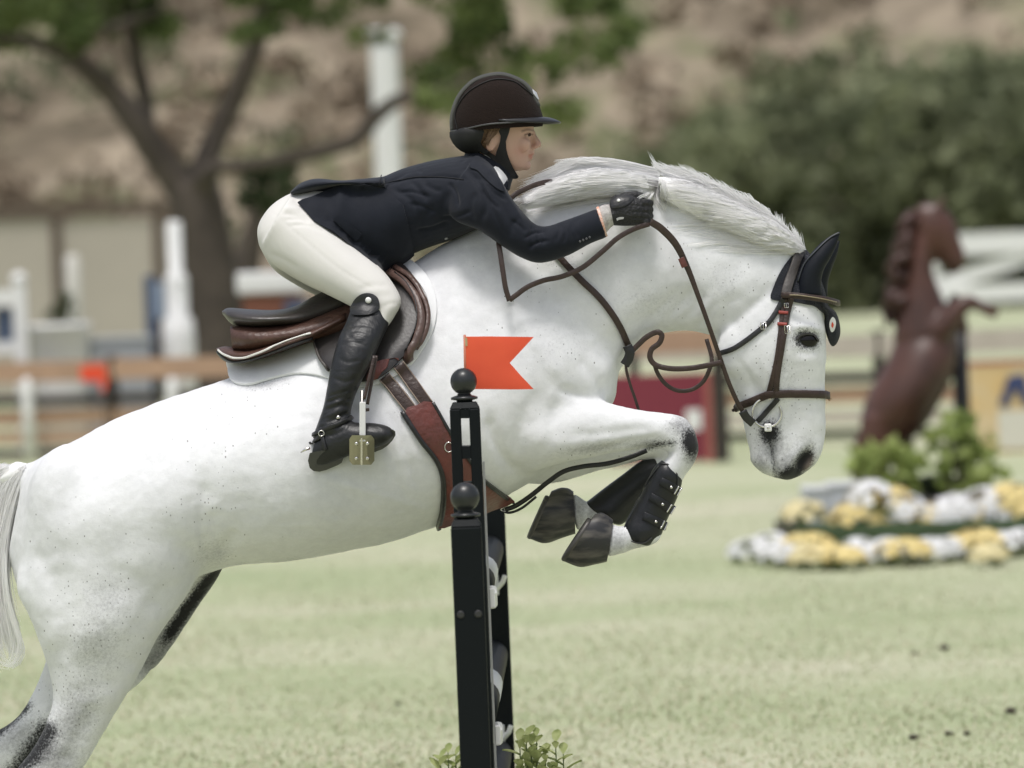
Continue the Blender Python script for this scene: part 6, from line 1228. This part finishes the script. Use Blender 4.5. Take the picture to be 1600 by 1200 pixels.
mb = MB(); mb.lathe((ct.x, Yt, z2), ball(ct, 21 * kt, 15.5 * kt), 28); mb.build('ball_finial', BALLP, js, True)
for z in (.15, .55, .9):    # wing rails between the two pillars
    mb = MB(); mb.bar((c.x, Yf + .046, z), (ct.x, Yt - .044, z), .04, .06); mb.build('wing_rail', BLACKP, js, bevel=.004)
mb = MB(); mb.box(((c.x + ct.x) / 2, -1.05, .02), (.5, .9, .05)); mb.build('foot', BLACKP, js, bevel=.01)
mb = MB(); mb.box((ct.x + wt * .5 + .004, Yt + .02, zt * .47), (.006, .03, zt * .86)); tr = mb.build('track', TRACK, js)
for py in (935, 1150):
    z = P(770, py, Yt).z; mb = MB(); mb.box((ct.x + wt * .5 + .012, Yt + .03, z), (.016, .05, .05)); mb.tube([(ct.x + wt * .5 + .012, Yt + .055, z + .015), (ct.x + wt * .5 + .012, Yt + .08, z - .02), (ct.x + wt * .5 + .012, Yt + .12, z - .02), (ct.x + wt * .5 + .012, Yt + .145, z + .02)], .014, 8); mb.build('cup', mat('white_cup', (.75, .75, .73), .4), js, bevel=.002)
Yr = 1.7; fs = thing('jump_standard', Vector((P(782, 1000, Yr).x, Yr, 0)), 'black jump standard on the far side of the fence, under the horse\'s belly', 'standard'); cr_ = P(776, 900, Yr); zr = P(776, 795, Yr).z + .35
mb = MB(); mb.box((cr_.x, Yr, zr / 2), (34 * mpp(Yr), .085, zr)); mb.build('pillar', BLACKP, fs, bevel=.005); mb = MB(); mb.lathe((cr_.x, Yr, zr), ball(cr_, .038, .028), 20); mb.build('ball_finial', BALLP, fs, True); mb = MB(); mb.box((cr_.x - 17 * mpp(Yr) - .003, Yr - .02, zr * .48), (.006, .035, zr * .9)); mb.build('track', TRACK, fs)
mb = MB(); mb.box((cr_.x, Yr + .3, .02), (.5, .8, .05)); mb.build('foot', BLACKP, fs, bevel=.01)
for py, yy in ((915, 0), (1150, 0)):
    z = P(782, py, Yr - .1).z; mb = MB(); mb.box((cr_.x - .012, Yr - .06, z), (.035, .035, .06)); mb.tube([(cr_.x + .0, Yr - .08, z - .01), (cr_.x + .018, Yr - .09, z + .01), (cr_.x + .026, Yr - .09, z + .03)], .008, 8); mb.build('cup', MATS['white_cup'], fs, bevel=.002)
for i, z in enumerate((.92, .60, .30)):
    b0 = Vector((ct.x + .004, Yt + .05, z)); b1 = Vector((cr_.x - .02, Yr - .05, z)); t = thing('jump_rail', b0, ('top', 'middle', 'lowest')[i] + ' dark rail of the jump, end on behind the black standard', 'rail', 'rails of the jump'); mb = MB(); mb.tube([b0, b0.lerp(b1, .25), b0.lerp(b1, .5), b0.lerp(b1, .75), b1], .045, 18); mb.build('pole', BLACKP, t, True); mb = MB(); mb.tube([b0.lerp(b1, .3), b0.lerp(b1, .5)], .0462, 18); mb.build('painted_band', PAINT, t, True)
# flag
Yg = Yt + .055; fl_ = thing('swallowtail_flag', P(727, 600, Yg), 'orange red swallowtail flag fixed to the tall black post', 'flag')
V_, F_ = sheet([(726, 526), (760, 525.6), (800, 526), (834, 526.5), (816, 546), (796.5, 567), (815, 588), (834, 608), (800, 608.5), (760, 608), (728, 608)], .003, step=10, depth=lambda x, y: Yg + .006 * math.sin((x - 726) * .045) * ((x - 726) / 108), smooth_outline=1)
mesh_obj('cloth', V_, F_, mat('orange_red_flag', (.80, .105, .040), .55, vary=(8, (.72, .075, .03), .6)), fl_, True); sharp(fl_.children[0], 40)
mb = MB(); mb.tube([P(726, 523, Yg - .002), P(727.5, 615, Yg - .002)], .0036, 8); mb.build('stick', mat('flag_stick', (.50, .16, .09), .5), fl_, True)
mb = MB(); mb.box(P(728.5, 534, Yg - .004), (.006, .003, .022)); mb.build('clip', mat('tan_clip', (.45, .33, .18), .6), fl_)
# leafy plants at the foot of the standard
def sprig(name, label, Y, stems, seed, m):
    rgs = np.random.default_rng(seed); b = Vector((P(stems[0][0], 1190, Y).x, Y, 0)); t = thing(name, b, label, 'plant', 'plants at the foot of the jump'); st_ = MB(); LV = []; k = mpp(Y)
    for (px, py, lean) in stems:
        tip = P(px, py, Y); base = Vector((tip.x - lean * k, Y + rgs.normal(0, .02), -.01)); pts = [base.lerp(tip, u) + Vector((lean * k * .25 * math.sin(u * 3.1), 0, 0)) for u in np.linspace(0, 1, 8)]; st_.tube(pts, [.004 - .0025 * u for u in np.linspace(0, 1, 8)], 6)
        n = 17
        for i in range(n):
            u = .35 + .65 * (i / (n - 1)) ** .8; p = base.lerp(tip, u) + Vector((lean * k * .25 * math.sin(u * 3.1), 0, 0)); a = i * 2.4 + rgs.random(); el = .25 + .9 * max(0, u - .5) + rgs.normal(0, .15); d = Vector((math.cos(a) * math.cos(el), math.sin(a) * math.cos(el), math.sin(el))); L = .060 * (.8 + .5 * rgs.random()) * (1.05 - .3 * u); LV.append((p, d, L))
    st_.build('stems', mat('green_stem', (.13, .17, .06), .6), t, True)
    V = []; Fc = []
    for (p, d, L) in LV:
        s = d.cross(Vector((0, 0, 1))).normalized(); n_ = s.cross(d); k0 = len(V)
        for (u, w_, dz) in ((0, .05, 0), (.3, .20, .02), (.62, .27, .01), (.86, .16, -.03), (1, .0, -.07)):
            q = p + d * (L * u) + n_ * (L * dz); V += [q - s * L * w_ + n_ * L * .06, q - n_ * L * .03, q + s * L * w_ + n_ * L * .06]
        for r in range(4):
            for c_ in range(2): a = k0 + r * 3 + c_; Fc.append((a, a + 1, a + 4, a + 3))
    mesh_obj('leaves', V, Fc, m, t, True)
LP = leaf_mat('plant_leaf', (.28, .34, .12), (.52, .56, .28), 14)
sprig('leafy_plant', 'leafy green sprig just left of the black standard\'s foot', -.9, [(700, 1176, 4), (688, 1186, -10), (712, 1180, 8)], 91, LP)
sprig('leafy_plant', 'tall leafy sprig touching the right side of the black standard', -.4, [(822, 1152, 8), (830, 1166, 16), (812, 1160, 0), (838, 1150, 20)], 92, LP)
sprig('leafy_plant', 'small leafy sprig standing apart, right of the black standard', -.4, [(868, 1160, 4), (880, 1178, 10), (852, 1180, -6)], 93, LP)
